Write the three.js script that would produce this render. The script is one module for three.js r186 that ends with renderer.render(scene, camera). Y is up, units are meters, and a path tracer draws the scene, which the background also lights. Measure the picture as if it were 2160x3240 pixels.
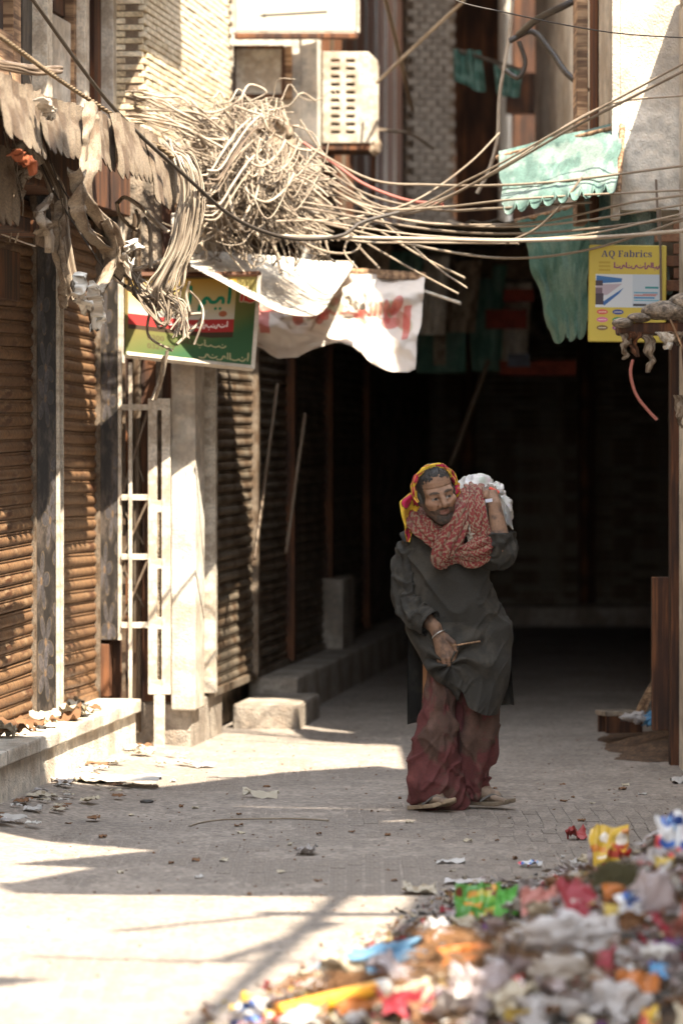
import * as THREE from 'three';
import { mergeGeometries, mergeVertices } from 'three/addons/utils/BufferGeometryUtils.js';
import { RoundedBoxGeometry } from 'three/addons/geometries/RoundedBoxGeometry.js';

// ------------------------------------------------------------------ camera, sky, sun, exposure
const scene = new THREE.Scene();
const K = 12150, CX = 1080, CY = 1400, EYE = 1.72;           // lens in photo pixels, horizon, eye height
const camera = new THREE.PerspectiveCamera(2 * Math.atan(1620 / K) * 180 / Math.PI, 2160 / 3240, 0.1, 400);
camera.position.set(0, EYE, 0);
camera.lookAt(0, EYE, -10);
camera.setViewOffset(2160, 3240, 0, 220, 2160, 3240);        // lens shifted down, verticals stay upright
camera.focus = 17.9; camera.userData.fStop = 2.2;
const renderer = new THREE.WebGLRenderer({ antialias: true });
renderer.toneMapping = THREE.LinearToneMapping;
renderer.toneMappingExposure = 4.2;
renderer.shadowMap.enabled = true;

const sunDir = new THREE.Vector3(1, 2.8, 1.8).normalize();    // towards the sun: right, high, behind the camera
{ // hazy bright sky
  const w = 256, h = 128, a = new Float32Array(w * h * 4);
  for (let j = 0; j < h; j++) for (let i = 0; i < w; i++) {
    const el = (j + 0.5) / h * Math.PI - Math.PI / 2, t = Math.max(0, Math.sin(el));
    const m = Math.pow(1 - t, 3), o = (j * w + i) * 4;
    a[o] = 1.02 + 0.42 * m; a[o + 1] = 1.13 + 0.33 * m; a[o + 2] = 1.30 + 0.16 * m; a[o + 3] = 1;
  }
  const sky = new THREE.DataTexture(a, w, h, THREE.RGBAFormat, THREE.FloatType);
  sky.mapping = THREE.EquirectangularReflectionMapping; sky.magFilter = THREE.LinearFilter; sky.needsUpdate = true;
  scene.background = sky; scene.environment = sky;
}
const sun = new THREE.DirectionalLight(new THREE.Color(1, 0.89, 0.73), 4.6);
sun.position.copy(sunDir).multiplyScalar(40).add(new THREE.Vector3(0, 0, -18));
sun.target.position.set(0, 0, -18);
sun.castShadow = true; sun.shadow.mapSize.set(4096, 4096);
Object.assign(sun.shadow.camera, { left: -16, right: 16, top: 20, bottom: -20, near: 1, far: 90 });
scene.add(sun, sun.target);

// ------------------------------------------------------------------ helpers
function rng(seed) { let s = seed >>> 0; return () => { s = (s + 0x6D2B79F5) >>> 0; let t = Math.imul(s ^ (s >>> 15), 1 | s); t = (t + Math.imul(t ^ (t >>> 7), 61 | t)) ^ t; return ((t ^ (t >>> 14)) >>> 0) / 4294967296; }; }
const R0 = rng(77);
const lerp = (a, b, t) => a + (b - a) * t, clamp = (x, a = 0, b = 1) => Math.min(b, Math.max(a, x));
const smooth = (a, b, x) => { const t = clamp((x - a) / (b - a)); return t * t * (3 - 2 * t); };
const V = (x, y, z) => new THREE.Vector3(x, y, z);
const at = (px, py, d) => V((px - CX) / K * d, EYE - (py - CY) / K * d, -d);   // a point of the place, d metres away
const onGround = (px, py) => { const d = K * EYE / (py - CY); return V((px - CX) / K * d, 0, -d); };
// lattice noise, periodic in 2-D for textures, free in 3-D for shapes
function hash3(x, y, z) { let h = Math.imul(x, 374761393) + Math.imul(y, 668265263) + Math.imul(z, 2147483647 ^ 0x5bd1e995); h = Math.imul(h ^ (h >>> 13), 1274126177); return ((h ^ (h >>> 16)) >>> 0) / 4294967296; }
const q5 = (t) => t * t * t * (t * (t * 6 - 15) + 10);
function n3(x, y, z) {
  const X = Math.floor(x), Y = Math.floor(y), Z = Math.floor(z), u = q5(x - X), v = q5(y - Y), w = q5(z - Z);
  const a = (i, j, k) => hash3(X + i, Y + j, Z + k);
  return lerp(lerp(lerp(a(0, 0, 0), a(1, 0, 0), u), lerp(a(0, 1, 0), a(1, 1, 0), u), v), lerp(lerp(a(0, 0, 1), a(1, 0, 1), u), lerp(a(0, 1, 1), a(1, 1, 1), u), v), w) * 2 - 1;
}
const fb3 = (x, y, z, o = 3) => { let s = 0, g = 0.5; for (let i = 0; i < o; i++) { s += g * n3(x, y, z); x = x * 2.03 + 7.1; y = y * 2.03 + 3.7; z = z * 2.03 + 1.3; g *= 0.5; } return s; };
function pn(u, v, p, q, seed) {
  const x = u * p, y = v * q, X = Math.floor(x), Y = Math.floor(y), fx = q5(x - X), fy = q5(y - Y);
  const a = (i, j) => hash3(((X + i) % p + p) % p, ((Y + j) % q + q) % q, seed);
  return lerp(lerp(a(0, 0), a(1, 0), fx), lerp(a(0, 1), a(1, 1), fx), fy) * 2 - 1;
}
const pf = (u, v, p, q, seed, o = 5) => { let s = 0, g = 0.5; for (let i = 0; i < o; i++) { s += g * pn(u, v, p, q, seed + i); p *= 2; q *= 2; g *= 0.55; } return s; };
const taken = new Map();
function numbered(name) { const n = taken.get(name) || 0; taken.set(name, n + 1); return n ? name + '_' + String(n).padStart(3, '0') : name; }
const prep = (gs) => { const l = (Array.isArray(gs) ? gs : [gs]); if (l.length === 1) return l[0]; const plain = l.some((g) => !g.index); const a = l.map((g) => { const c = plain && g.index ? g.toNonIndexed() : g; for (const k of Object.keys(c.attributes)) if (!['position', 'normal', 'uv', 'color'].includes(k)) c.deleteAttribute(k); return c; }); const col = a.some((g) => g.attributes.color); if (col) for (const g of a) if (!g.attributes.color) g.setAttribute('color', new THREE.BufferAttribute(new Float32Array(g.attributes.position.count * 3).fill(1), 3)); return mergeGeometries(a); };
function obj(name, gs, m, parent = scene) {
  const o = new THREE.Mesh(prep(gs), m); o.name = parent === scene ? numbered(name) : name; o.castShadow = o.receiveShadow = true; parent.add(o); return o;
}
function tag(o, label, category, group) { o.userData.label = label; o.userData.category = category; if (group) o.userData.group = group; return o; }
function thing(name, label, category, [x, y, z] = [0, 0, 0], turn = 0, group) { const o = new THREE.Group(); o.name = numbered(name); scene.add(o); o.position.set(x, y, z); o.rotation.y = turn; return tag(o, label, category, group); }
const structure = (o) => { o.userData.kind = 'structure'; return o; };
const stuff = (o) => { o.userData.kind = 'stuff'; return o; };
const subgroup = (name, parent) => { const g = new THREE.Group(); g.name = name; parent.add(g); return g; };
// box between two corners, uv in metres
function uvm(g, k = 1) {
  const p = g.attributes.position, n = g.attributes.normal, uv = new Float32Array(p.count * 2);
  for (let i = 0; i < p.count; i++) {
    const ax = Math.abs(n.getX(i)), ay = Math.abs(n.getY(i)), az = Math.abs(n.getZ(i));
    let a, b; if (ay >= ax && ay >= az) { a = p.getX(i); b = p.getZ(i); } else if (ax >= az) { a = p.getZ(i); b = p.getY(i); } else { a = p.getX(i); b = p.getY(i); }
    uv[i * 2] = a * k; uv[i * 2 + 1] = b * k;
  }
  g.setAttribute('uv', new THREE.BufferAttribute(uv, 2)); return g;
}
const bx = (x0, x1, y0, y1, z0, z1, r = 0) => { const w = Math.abs(x1 - x0), h = Math.abs(y1 - y0), d = Math.abs(z1 - z0); const g = r ? new RoundedBoxGeometry(w, h, d, 2, Math.min(r, w / 2.01, h / 2.01, d / 2.01)) : new THREE.BoxGeometry(w, h, d); g.translate((x0 + x1) / 2, (y0 + y1) / 2, (z0 + z1) / 2); return uvm(g); };
// straight bar between two points
function bar(a, b, w, h = w, sides = 0) {
  const L = a.distanceTo(b), g = sides ? new THREE.CylinderGeometry(w / 2, h / 2, L, sides) : new THREE.BoxGeometry(w, L, h);
  const q = new THREE.Quaternion().setFromUnitVectors(V(0, 1, 0), b.clone().sub(a).normalize()); g.applyQuaternion(q); g.translate((a.x + b.x) / 2, (a.y + b.y) / 2, (a.z + b.z) / 2); return g;
}
const tube = (pts, r, seg, rad = 6, closed = false) => new THREE.TubeGeometry(new THREE.CatmullRomCurve3(pts, closed, 'centripetal'), seg || pts.length * 5, r, rad, closed);
// grid surface from f(u, v) -> Vector3 ; thick > 0 gives it a back
function sheet(nu, nv, f, { thick = 0, closeU = false, su = 1, sv = 1 } = {}) {
  const pos = [], uv = [], idx = [], W = nu + 1;
  for (let j = 0; j <= nv; j++) for (let i = 0; i <= nu; i++) { const p = f(i / nu, j / nv); pos.push(p.x, p.y, p.z); uv.push(i / nu * su, j / nv * sv); }
  for (let j = 0; j < nv; j++) for (let i = 0; i < nu; i++) { const a = j * W + i; idx.push(a, a + 1, a + W, a + 1, a + W + 1, a + W); }
  const g = new THREE.BufferGeometry(); g.setAttribute('position', new THREE.Float32BufferAttribute(pos, 3)); g.setAttribute('uv', new THREE.Float32BufferAttribute(uv, 2)); g.setIndex(idx); g.computeVertexNormals();
  if (closeU) { const n = g.attributes.normal; for (let j = 0; j <= nv; j++) { const a = j * W, b = a + nu; const v = V(n.getX(a) + n.getX(b), n.getY(a) + n.getY(b), n.getZ(a) + n.getZ(b)).normalize(); n.setXYZ(a, v.x, v.y, v.z); n.setXYZ(b, v.x, v.y, v.z); } }
  if (!thick) return g;
  const n = g.attributes.normal, N = W * (nv + 1), p2 = pos.slice(), nn = Array.from(n.array), u2 = uv.concat(uv), id2 = idx.slice();
  for (let i = 0; i < N; i++) { p2.push(pos[i * 3] - n.getX(i) * thick, pos[i * 3 + 1] - n.getY(i) * thick, pos[i * 3 + 2] - n.getZ(i) * thick); nn.push(-n.getX(i), -n.getY(i), -n.getZ(i)); }
  for (let k = 0; k < idx.length; k += 3) id2.push(idx[k] + N, idx[k + 2] + N, idx[k + 1] + N);
  const rim = []; for (let i = 0; i < nu; i++) { rim.push([i, i + 1], [nv * W + i + 1, nv * W + i]); } for (let j = 0; j < nv; j++) { rim.push([(j + 1) * W, j * W], [j * W + nu, (j + 1) * W + nu]); }
  for (const [a, b] of rim) id2.push(b, a, a + N, b, a + N, b + N);
  const h = new THREE.BufferGeometry(); h.setAttribute('position', new THREE.Float32BufferAttribute(p2, 3)); h.setAttribute('normal', new THREE.Float32BufferAttribute(nn, 3)); h.setAttribute('uv', new THREE.Float32BufferAttribute(u2, 2)); h.setIndex(id2); return h;
}
const bump = (g, amp, f, o = 3, ox = 0) => { const p = g.attributes.position, n = g.attributes.normal; for (let i = 0; i < p.count; i++) { const k = amp * fb3(p.getX(i) * f + ox, p.getY(i) * f, p.getZ(i) * f, o); p.setXYZ(i, p.getX(i) + n.getX(i) * k, p.getY(i) + n.getY(i) * k, p.getZ(i) + n.getZ(i) * k); } g.computeVertexNormals(); return g; };
// a straight facade line on the plan: s runs along it away from the camera, o stands out of it towards the lane
class Line {
  constructor(x0, d0, k) { Object.assign(this, { x0, d0, k, n: Math.hypot(1, k), turn: Math.acos(k / Math.hypot(1, k)) }); }
  s(px, o = 0) { const q = (px - CX) / K; return (q * this.d0 - q * o * this.k / this.n - this.x0 - o / this.n) * this.n / (this.k - q); }
  d(s, o = 0) { return this.d0 + s / this.n - o * this.k / this.n; }
  h(py, s, o = 0) { return EYE - (py - CY) / K * this.d(s, o); }
  w(s, h, o = 0) { return V(this.x0 + s * this.k / this.n + o / this.n, h, -this.d(s, o)); }
  get pos() { return [this.x0, 0, -this.d0]; }
}
// ------------------------------------------------------------------ textures and materials
function tex(w, h, f, srgb = true, repeat) {
  const a = new Uint8Array(w * h * 4);
  for (let j = 0; j < h; j++) for (let i = 0; i < w; i++) { const c = f(i / w, j / h), o = (j * w + i) * 4; a[o] = clamp(c[0]) * 255; a[o + 1] = clamp(c[1]) * 255; a[o + 2] = clamp(c[2]) * 255; a[o + 3] = 255; }
  const t = new THREE.DataTexture(a, w, h); t.magFilter = THREE.LinearFilter; t.minFilter = THREE.LinearMipmapLinearFilter; t.wrapS = t.wrapT = THREE.RepeatWrapping; t.colorSpace = srgb ? THREE.SRGBColorSpace : THREE.NoColorSpace; t.needsUpdate = true;
  if (repeat) t.repeat.set(repeat[0], repeat[1]); return t;
}
const mix3 = (a, b, t) => [lerp(a[0], b[0], t), lerp(a[1], b[1], t), lerp(a[2], b[2], t)];
const mul3 = (a, k) => [a[0] * k, a[1] * k, a[2] * k];
const grimy = (base, dirt, seed, amount = 0.6, fine = 0.12, px = 6, py = 6) => (u, v) => { const c = pf(u, v, px, py, seed), e = pf(u, v, 40, 40, seed + 20, 3); return mul3(mix3(base, dirt, clamp(smooth(-0.25, 0.45, c) * amount + e * 0.25)), 1 + e * fine * 2); };
const T = {
  plaster: tex(512, 512, grimy([0.80, 0.77, 0.72], [0.58, 0.52, 0.45], 3)),
  concrete: tex(512, 512, grimy([0.62, 0.58, 0.53], [0.44, 0.39, 0.34], 31)),
  dust: tex(512, 512, grimy([0.66, 0.60, 0.53], [0.52, 0.46, 0.40], 43, 0.7, 0.1)),
  rust: tex(512, 512, (u, v) => { const a = pf(u, v, 5, 3, 11), b = pf(u, v, 8, 60, 12, 3), e = pf(u, v, 80, 80, 13, 2); return mul3(mix3([0.48, 0.365, 0.255], mix3([0.55, 0.455, 0.35], [0.34, 0.22, 0.135], smooth(-0.3, 0.3, b)), smooth(-0.3, 0.4, a)), 1 + e * 0.3); }),
  greyrust: tex(512, 512, (u, v) => { const a = pf(u, v, 5, 4, 15), e = pf(u, v, 80, 80, 16, 2); return mul3(mix3([0.50, 0.46, 0.41], [0.36, 0.29, 0.22], smooth(-0.2, 0.4, a)), 1 + e * 0.3); }),
  wood: tex(512, 512, (u, v) => { const g = pf(u, v, 40, 2, 21, 4), c = pf(u, v, 4, 3, 24); return mul3(mix3([0.45, 0.29, 0.17], [0.26, 0.15, 0.08], smooth(-0.4, 0.4, g)), 1 + c * 0.5); }),
  oldwood: tex(512, 512, (u, v) => { const g = pf(u, v, 3, 50, 121, 4), c = pf(u, v, 4, 3, 124); return mul3(mix3([0.62, 0.50, 0.38], [0.38, 0.28, 0.2], smooth(-0.4, 0.4, g)), 1 + c * 0.4); }),
  cloth: tex(512, 512, (u, v) => { const a = pf(u, v, 5, 5, 51), e = pf(u, v, 120, 120, 52, 2); return mul3(mix3([0.72, 0.67, 0.60], [0.54, 0.47, 0.40], smooth(-0.2, 0.4, a)), 1 + e * 0.25); }),
  brick: tex(256, 256, grimy([0.86, 0.82, 0.74], [0.66, 0.58, 0.48], 61, 0.7, 0.15, 3, 3)),
  ground: tex(1024, 1024, (u, v) => { const a = pf(u, v, 5, 5, 71), b = pf(u, v, 22, 22, 75, 4), e = pf(u, v, 160, 160, 79, 2); return mul3(mix3([0.60, 0.555, 0.51], [0.50, 0.465, 0.43], clamp(0.5 + a * 0.7 + b * 0.5)), 1 + e * 0.28); }),
  grain: tex(512, 512, (u, v) => { const k = 0.5 + pf(u, v, 60, 60, 91, 4) * 0.5; return [k, k, k]; }, false),
  weave: tex(256, 256, (u, v) => { const k = 0.5 + 0.25 * Math.sin(u * Math.PI * 128) * Math.sin(v * Math.PI * 128) + pf(u, v, 20, 20, 95, 3) * 0.3; return [k, k, k]; }, false),
  turq: tex(512, 512, (u, v) => { const a = pf(u, v, 4, 4, 101), b = pf(u, v, 20, 6, 104, 3), e = pf(u, v, 90, 90, 109, 2); return mul3(mix3([0.40, 0.52, 0.48], [0.55, 0.62, 0.585], smooth(-0.25, 0.35, a + b * 0.6)), 1 + e * 0.2); }),
  stone: tex(512, 512, grimy([0.52, 0.47, 0.41], [0.36, 0.31, 0.26], 131, 0.8, 0.3, 10, 10)),
};
const rep = (t, k, l = k) => { const c = t.clone(); c.repeat.set(k, l); c.needsUpdate = true; return c; };
const std = (o) => new THREE.MeshStandardMaterial({ roughness: 0.9, side: THREE.DoubleSide, ...o });
const M = {
  ground: std({ map: rep(T.ground, 0.35), bumpMap: rep(T.grain, 1.5), bumpScale: 0.006, roughness: 0.95 }),
  plaster: std({ map: rep(T.plaster, 0.6), bumpMap: rep(T.grain, 2), bumpScale: 0.006 }),
  whitewash: std({ map: rep(T.plaster, 0.7), color: 0xffffff, bumpMap: rep(T.grain, 2), bumpScale: 0.004 }),
  concrete: std({ map: rep(T.concrete, 0.8), bumpMap: rep(T.grain, 2.2), bumpScale: 0.008 }),
  darkwall: std({ map: rep(T.stone, 0.5), bumpMap: rep(T.grain, 2), bumpScale: 0.01 }),
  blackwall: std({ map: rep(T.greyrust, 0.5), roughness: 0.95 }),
  shutter: [0, 1, 2, 3].map((i) => { const t = rep(T.rust, 0.9, 0.9); t.offset.set(i * 0.27, i * 0.41); return std({ map: t, color: new THREE.Color(0.95 - i * 0.07, 0.93 - i * 0.08, 0.9 - i * 0.08), roughness: 0.62, metalness: 0.15 }); }),
  greyshutter: [0, 1, 2].map((i) => { const t = rep(T.greyrust, 0.9, 0.9); t.offset.set(i * 0.37, i * 0.21); return std({ map: t, color: new THREE.Color(0.8 - i * 0.08, 0.77 - i * 0.08, 0.73 - i * 0.09), roughness: 0.6, metalness: 0.15 }); }),
  wood: std({ map: rep(T.wood, 1.2), color: new THREE.Color(0.62, 0.58, 0.54), roughness: 0.8 }),
  palewood: std({ map: rep(T.oldwood, 1.2), roughness: 0.85 }),
  steel: std({ map: rep(T.plaster, 3), color: new THREE.Color(0.95, 0.93, 0.9), roughness: 0.55, metalness: 0.2 }),
  steeldark: std({ map: rep(T.greyrust, 2), color: new THREE.Color(0.75, 0.7, 0.65), roughness: 0.6, metalness: 0.3 }),
  acwhite: std({ map: rep(T.plaster, 2.4), color: new THREE.Color(0.72, 0.69, 0.65), roughness: 0.6 }),
  bricks: [0, 1, 2, 3].map((i) => { const t = rep(T.brick, 2); t.offset.set(i * 0.23, i * 0.57); return std({ map: t, color: new THREE.Color(0.98 - i * 0.06, 0.95 - i * 0.07, 0.9 - i * 0.09) }); }),
  mortar: std({ map: rep(T.dust, 2), color: new THREE.Color(0.5, 0.45, 0.4) }),
  greybricks: [0, 1, 2].map((i) => { const t = rep(T.concrete, 1.5); t.offset.set(i * 0.33, i * 0.17); return std({ map: t, color: new THREE.Color(0.95 - i * 0.07, 0.92 - i * 0.07, 0.9 - i * 0.07) }); }),
  redbricks: [0, 1, 2].map((i) => { const t = rep(T.brick, 2); t.offset.set(i * 0.33, i * 0.17); return std({ map: t, color: new THREE.Color(0.42 - i * 0.05, 0.24 - i * 0.03, 0.17 - i * 0.02) }); }),
  rag: std({ map: rep(T.cloth, 1.6), color: new THREE.Color(0.62, 0.57, 0.52), bumpMap: rep(T.weave, 6), bumpScale: 0.003, roughness: 1 }),
  awning: std({ map: rep(T.cloth, 1.2), color: new THREE.Color(0.56, 0.50, 0.44), bumpMap: rep(T.grain, 5), bumpScale: 0.006, roughness: 1 }),
  palecloth: std({ map: rep(T.plaster, 0.8), color: new THREE.Color(1, 1, 1), roughness: 0.95 }),
  turq: std({ map: rep(T.turq, 1), color: new THREE.Color(0.62, 0.62, 0.62), roughness: 0.9 }),
  turqdark: std({ map: rep(T.turq, 1.3), color: new THREE.Color(0.42, 0.55, 0.50), roughness: 0.9 }),  // greener copy of turq, part of its darkness stands for shade
  stone: std({ map: rep(T.stone, 1.5), bumpMap: rep(T.grain, 3), bumpScale: 0.012 }),
  cable: [[0.76, 0.73, 0.70], [0.60, 0.57, 0.53], [0.44, 0.41, 0.38], [0.86, 0.84, 0.82]].map((c) => std({ map: rep(T.cloth, 3, 3), color: new THREE.Color(...c), roughness: 0.8 })),
  blackcable: std({ map: rep(T.cloth, 3, 3), color: new THREE.Color(0.10, 0.09, 0.085), roughness: 0.6 }),
  darkcable: std({ map: rep(T.cloth, 3, 3), color: new THREE.Color(0.3, 0.25, 0.21), roughness: 0.7 }),
  redcable: std({ color: new THREE.Color(0.30, 0.10, 0.075), roughness: 0.7 }),
  rope: std({ map: rep(T.cloth, 8), color: new THREE.Color(0.78, 0.66, 0.48), bumpMap: rep(T.grain, 12), bumpScale: 0.004, roughness: 1 }),
};
// ------------------------------------------------------------------ ground and paving
{
  const g = new THREE.PlaneGeometry(240, 240, 1, 1); g.rotateX(-Math.PI / 2); g.translate(0, -0.03, -60);
  structure(obj('ground', uvm(g), M.ground));
  // dusty street sheet with gentle relief
  const nx = 200, nd = 420, x0 = -5, x1 = 5, d0 = 6, d1 = 48;
  const s = sheet(nx, nd, (u, v) => { const x = lerp(x0, x1, u), d = lerp(d0, d1, v); return V(x, 0.0026 - 0.0052 * smooth(0.3, 1.0, x) * smooth(19, 17, d) + 0.0045 * fb3(x * 1.3, d * 1.3, 3) + 0.0035 * fb3(x * 9, d * 9, 8, 2) + 0.05 * smooth(0.5, 0, x - (-1.16 + 0.121 * (d - 21.3))) * smooth(23.5, 20, d), -d); });
  structure(obj('street', uvm(s), M.ground));
}
const paving = structure((() => { const g = new THREE.Group(); g.name = 'paving'; scene.add(g); return g; })());
{
  const r = rng(5), w = 0.066, l = 0.2, near = [], far = [];
  const mats = [0, 1, 2].map((i) => { const t = rep(T.ground, 0.9); t.offset.set(i * 0.31, i * 0.47); return std({ map: t, color: new THREE.Color(1 - i * 0.02, 0.995 - i * 0.022, 0.99 - i * 0.022), bumpMap: rep(T.grain, 4), bumpScale: 0.005, roughness: 0.93 }); });
  const shapes = [0, 1, 2].map((i) => { const g = new RoundedBoxGeometry(w - 0.004 - i * 0.0006, 0.03, l - 0.005, 1, 0.003); return uvm(g); });
  for (let i = -30; i < 36; i++) for (let j = 0; j < 52; j++) {
    const x = i * w + 0.02 * n3(i * 0.2, j * 0.3, 1), d = 10.6 + j * l + ((i & 1) ? l / 2 : 0) + i * 0.012;
    if (x < -1.3 + 0.121 * (d - 20)) continue;
    const y = -0.015 + 0.0016 + (r() - 0.5) * 0.002 + 0.001 * n3(x * 3, d * 3, 9);
    const m4 = new THREE.Matrix4().compose(V(x, y, -d), new THREE.Quaternion().setFromEuler(new THREE.Euler((r() - 0.5) * 0.008, (r() - 0.5) * 0.03, (r() - 0.5) * 0.02)), V(1, 1, 1));
    const px = CX + x / d * K, py = CY + EYE / d * K, dist = Math.hypot((px - 1850) / 420, (py - 2660) / 130);
    (px > 0 && px < 2200 ? near : far).push([dist, m4, (i + 40) * 7 + j]);
  }
  near.sort((a, b) => a[0] - b[0]);
  near.slice(0, 300).forEach(([, m, k]) => { const o = obj('paver', shapes[k % 3], mats[(k * 5) % 3], paving); o.applyMatrix4(m); });
  const rest = near.slice(300).concat(far).map(([, m, k]) => shapes[k % 3].clone().applyMatrix4(m));
  stuff(obj('paver_field', mergeGeometries(rest), mats[0], paving));
}

// ------------------------------------------------------------------ builders for facade pieces
const slatProfile = [[0, 0], [0.011, 0.004], [0.017, 0.016], [0.018, 0.030], [0.012, 0.044], [0.002, 0.050], [0.006, 0.053], [0.010, 0.058], [0.006, 0.064], [0, 0.066]];
function slatGeometry(w, seed) {
  const r = rng(seed), n = slatProfile.length;
  const g = sheet(3, n - 1, (u, v) => { const [o, y] = slatProfile[Math.round(v * (n - 1))]; return V(u * w, y + 0.003 * n3(u * 3, seed, 2) , o + 0.004 * n3(u * 4, seed * 1.7, 5)); });
  return uvm(g);
}
function rollingShutter(parent, w, h0, h1, mats, seed, tilt = 0) {
  const g = subgroup('rolling_shutter', parent), r = rng(seed), geos = [0, 1, 2, 3].map((i) => slatGeometry(w, seed + i));
  const n = Math.floor((h1 - h0) / 0.066);
  obj('backing_sheet', bx(0, w, h0, h1, -0.02, -0.004), mats[mats.length - 1], g);
  for (let i = 0; i < n; i++) { const o = obj('slat', geos[Math.floor(r() * 4)], mats[Math.floor(r() * mats.length)], g); o.position.set(0, h0 + i * 0.066, 0); o.rotation.z = tilt + (r() - 0.5) * 0.004; }
  obj('bottom_rail', bx(0, w, h0 - 0.05, h0, -0.01, 0.03, 0.008), mats[0], g);
  return g;
}
function brickwork(parent, w, h0, h1, bl, bh, joint, mats, seed, most = 300, cut) {
  const r = rng(seed), geos = [0, 1, 2].map((i) => uvm(new RoundedBoxGeometry(bl - joint - i * 0.002, bh - joint, 0.05, 1, 0.004))), all = [];
  const rows = Math.floor((h1 - h0) / bh);
  for (let j = 0; j < rows; j++) for (let i = 0, n = Math.ceil(w / bl); i < n; i++) {
    const x = (i + 0.5 + (j % 2 ? 0.5 : 0)) * bl; if (x > w - bl * 0.4) continue; const y = h0 + (j + 0.5) * bh;
    if (cut && cut(x, y)) continue;
    all.push([x, y, -0.018 + (r() - 0.5) * 0.008, Math.floor(r() * 3), Math.floor(r() * mats.length), (r() - 0.5) * 0.02]);
  }
  all.slice(0, most).forEach(([x, y, z, k, m, t]) => { const o = obj('brick', geos[k], mats[m], parent); o.position.set(x, y, z); o.rotation.z = t; });
  if (all.length > most) stuff(obj('brickwork', mergeGeometries(all.slice(most).map(([x, y, z, k, m, t]) => geos[k].clone().rotateZ(t).translate(x, y, z))), mats[0], parent));
}

// ------------------------------------------------------------------ left: shop row with the rusty rolling shutters
const L1 = new Line(-1.37, 21.39, 0.121);
const floral = tex(512, 1024, (u, v) => {
  const a = pf(u, v, 5, 10, 201), e = pf(u, v, 60, 120, 205, 3); let c = mix3([0.13, 0.115, 0.10], [0.30, 0.265, 0.235], smooth(-0.3, 0.4, a));
  for (let k = 0; k < 9; k++) { const fx = 0.18 + 0.64 * hash3(k, 3, 1), fy = (k + 0.5) / 9, dx = (u - fx) * 1, dy = (v - fy) * 2, rr = Math.hypot(dx, dy), th = Math.atan2(dy, dx); const pet = 0.19 * Math.abs(Math.cos(th * 2.5 + k)) + 0.03; if (Math.abs(rr - pet) < 0.006) c = mix3(c, [0.50, 0.42, 0.30], 0.6); else if (rr < pet) c = mix3(c, [0.36, 0.35, 0.37], 0.45); if (rr < 0.03) c = mix3(c, [0.50, 0.38, 0.24], 0.6); }
  return mul3(c, 1 + e * 0.4);
});
M.floral = std({ map: rep(floral, 5, 1 / 1.4), roughness: 0.45 });
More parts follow.
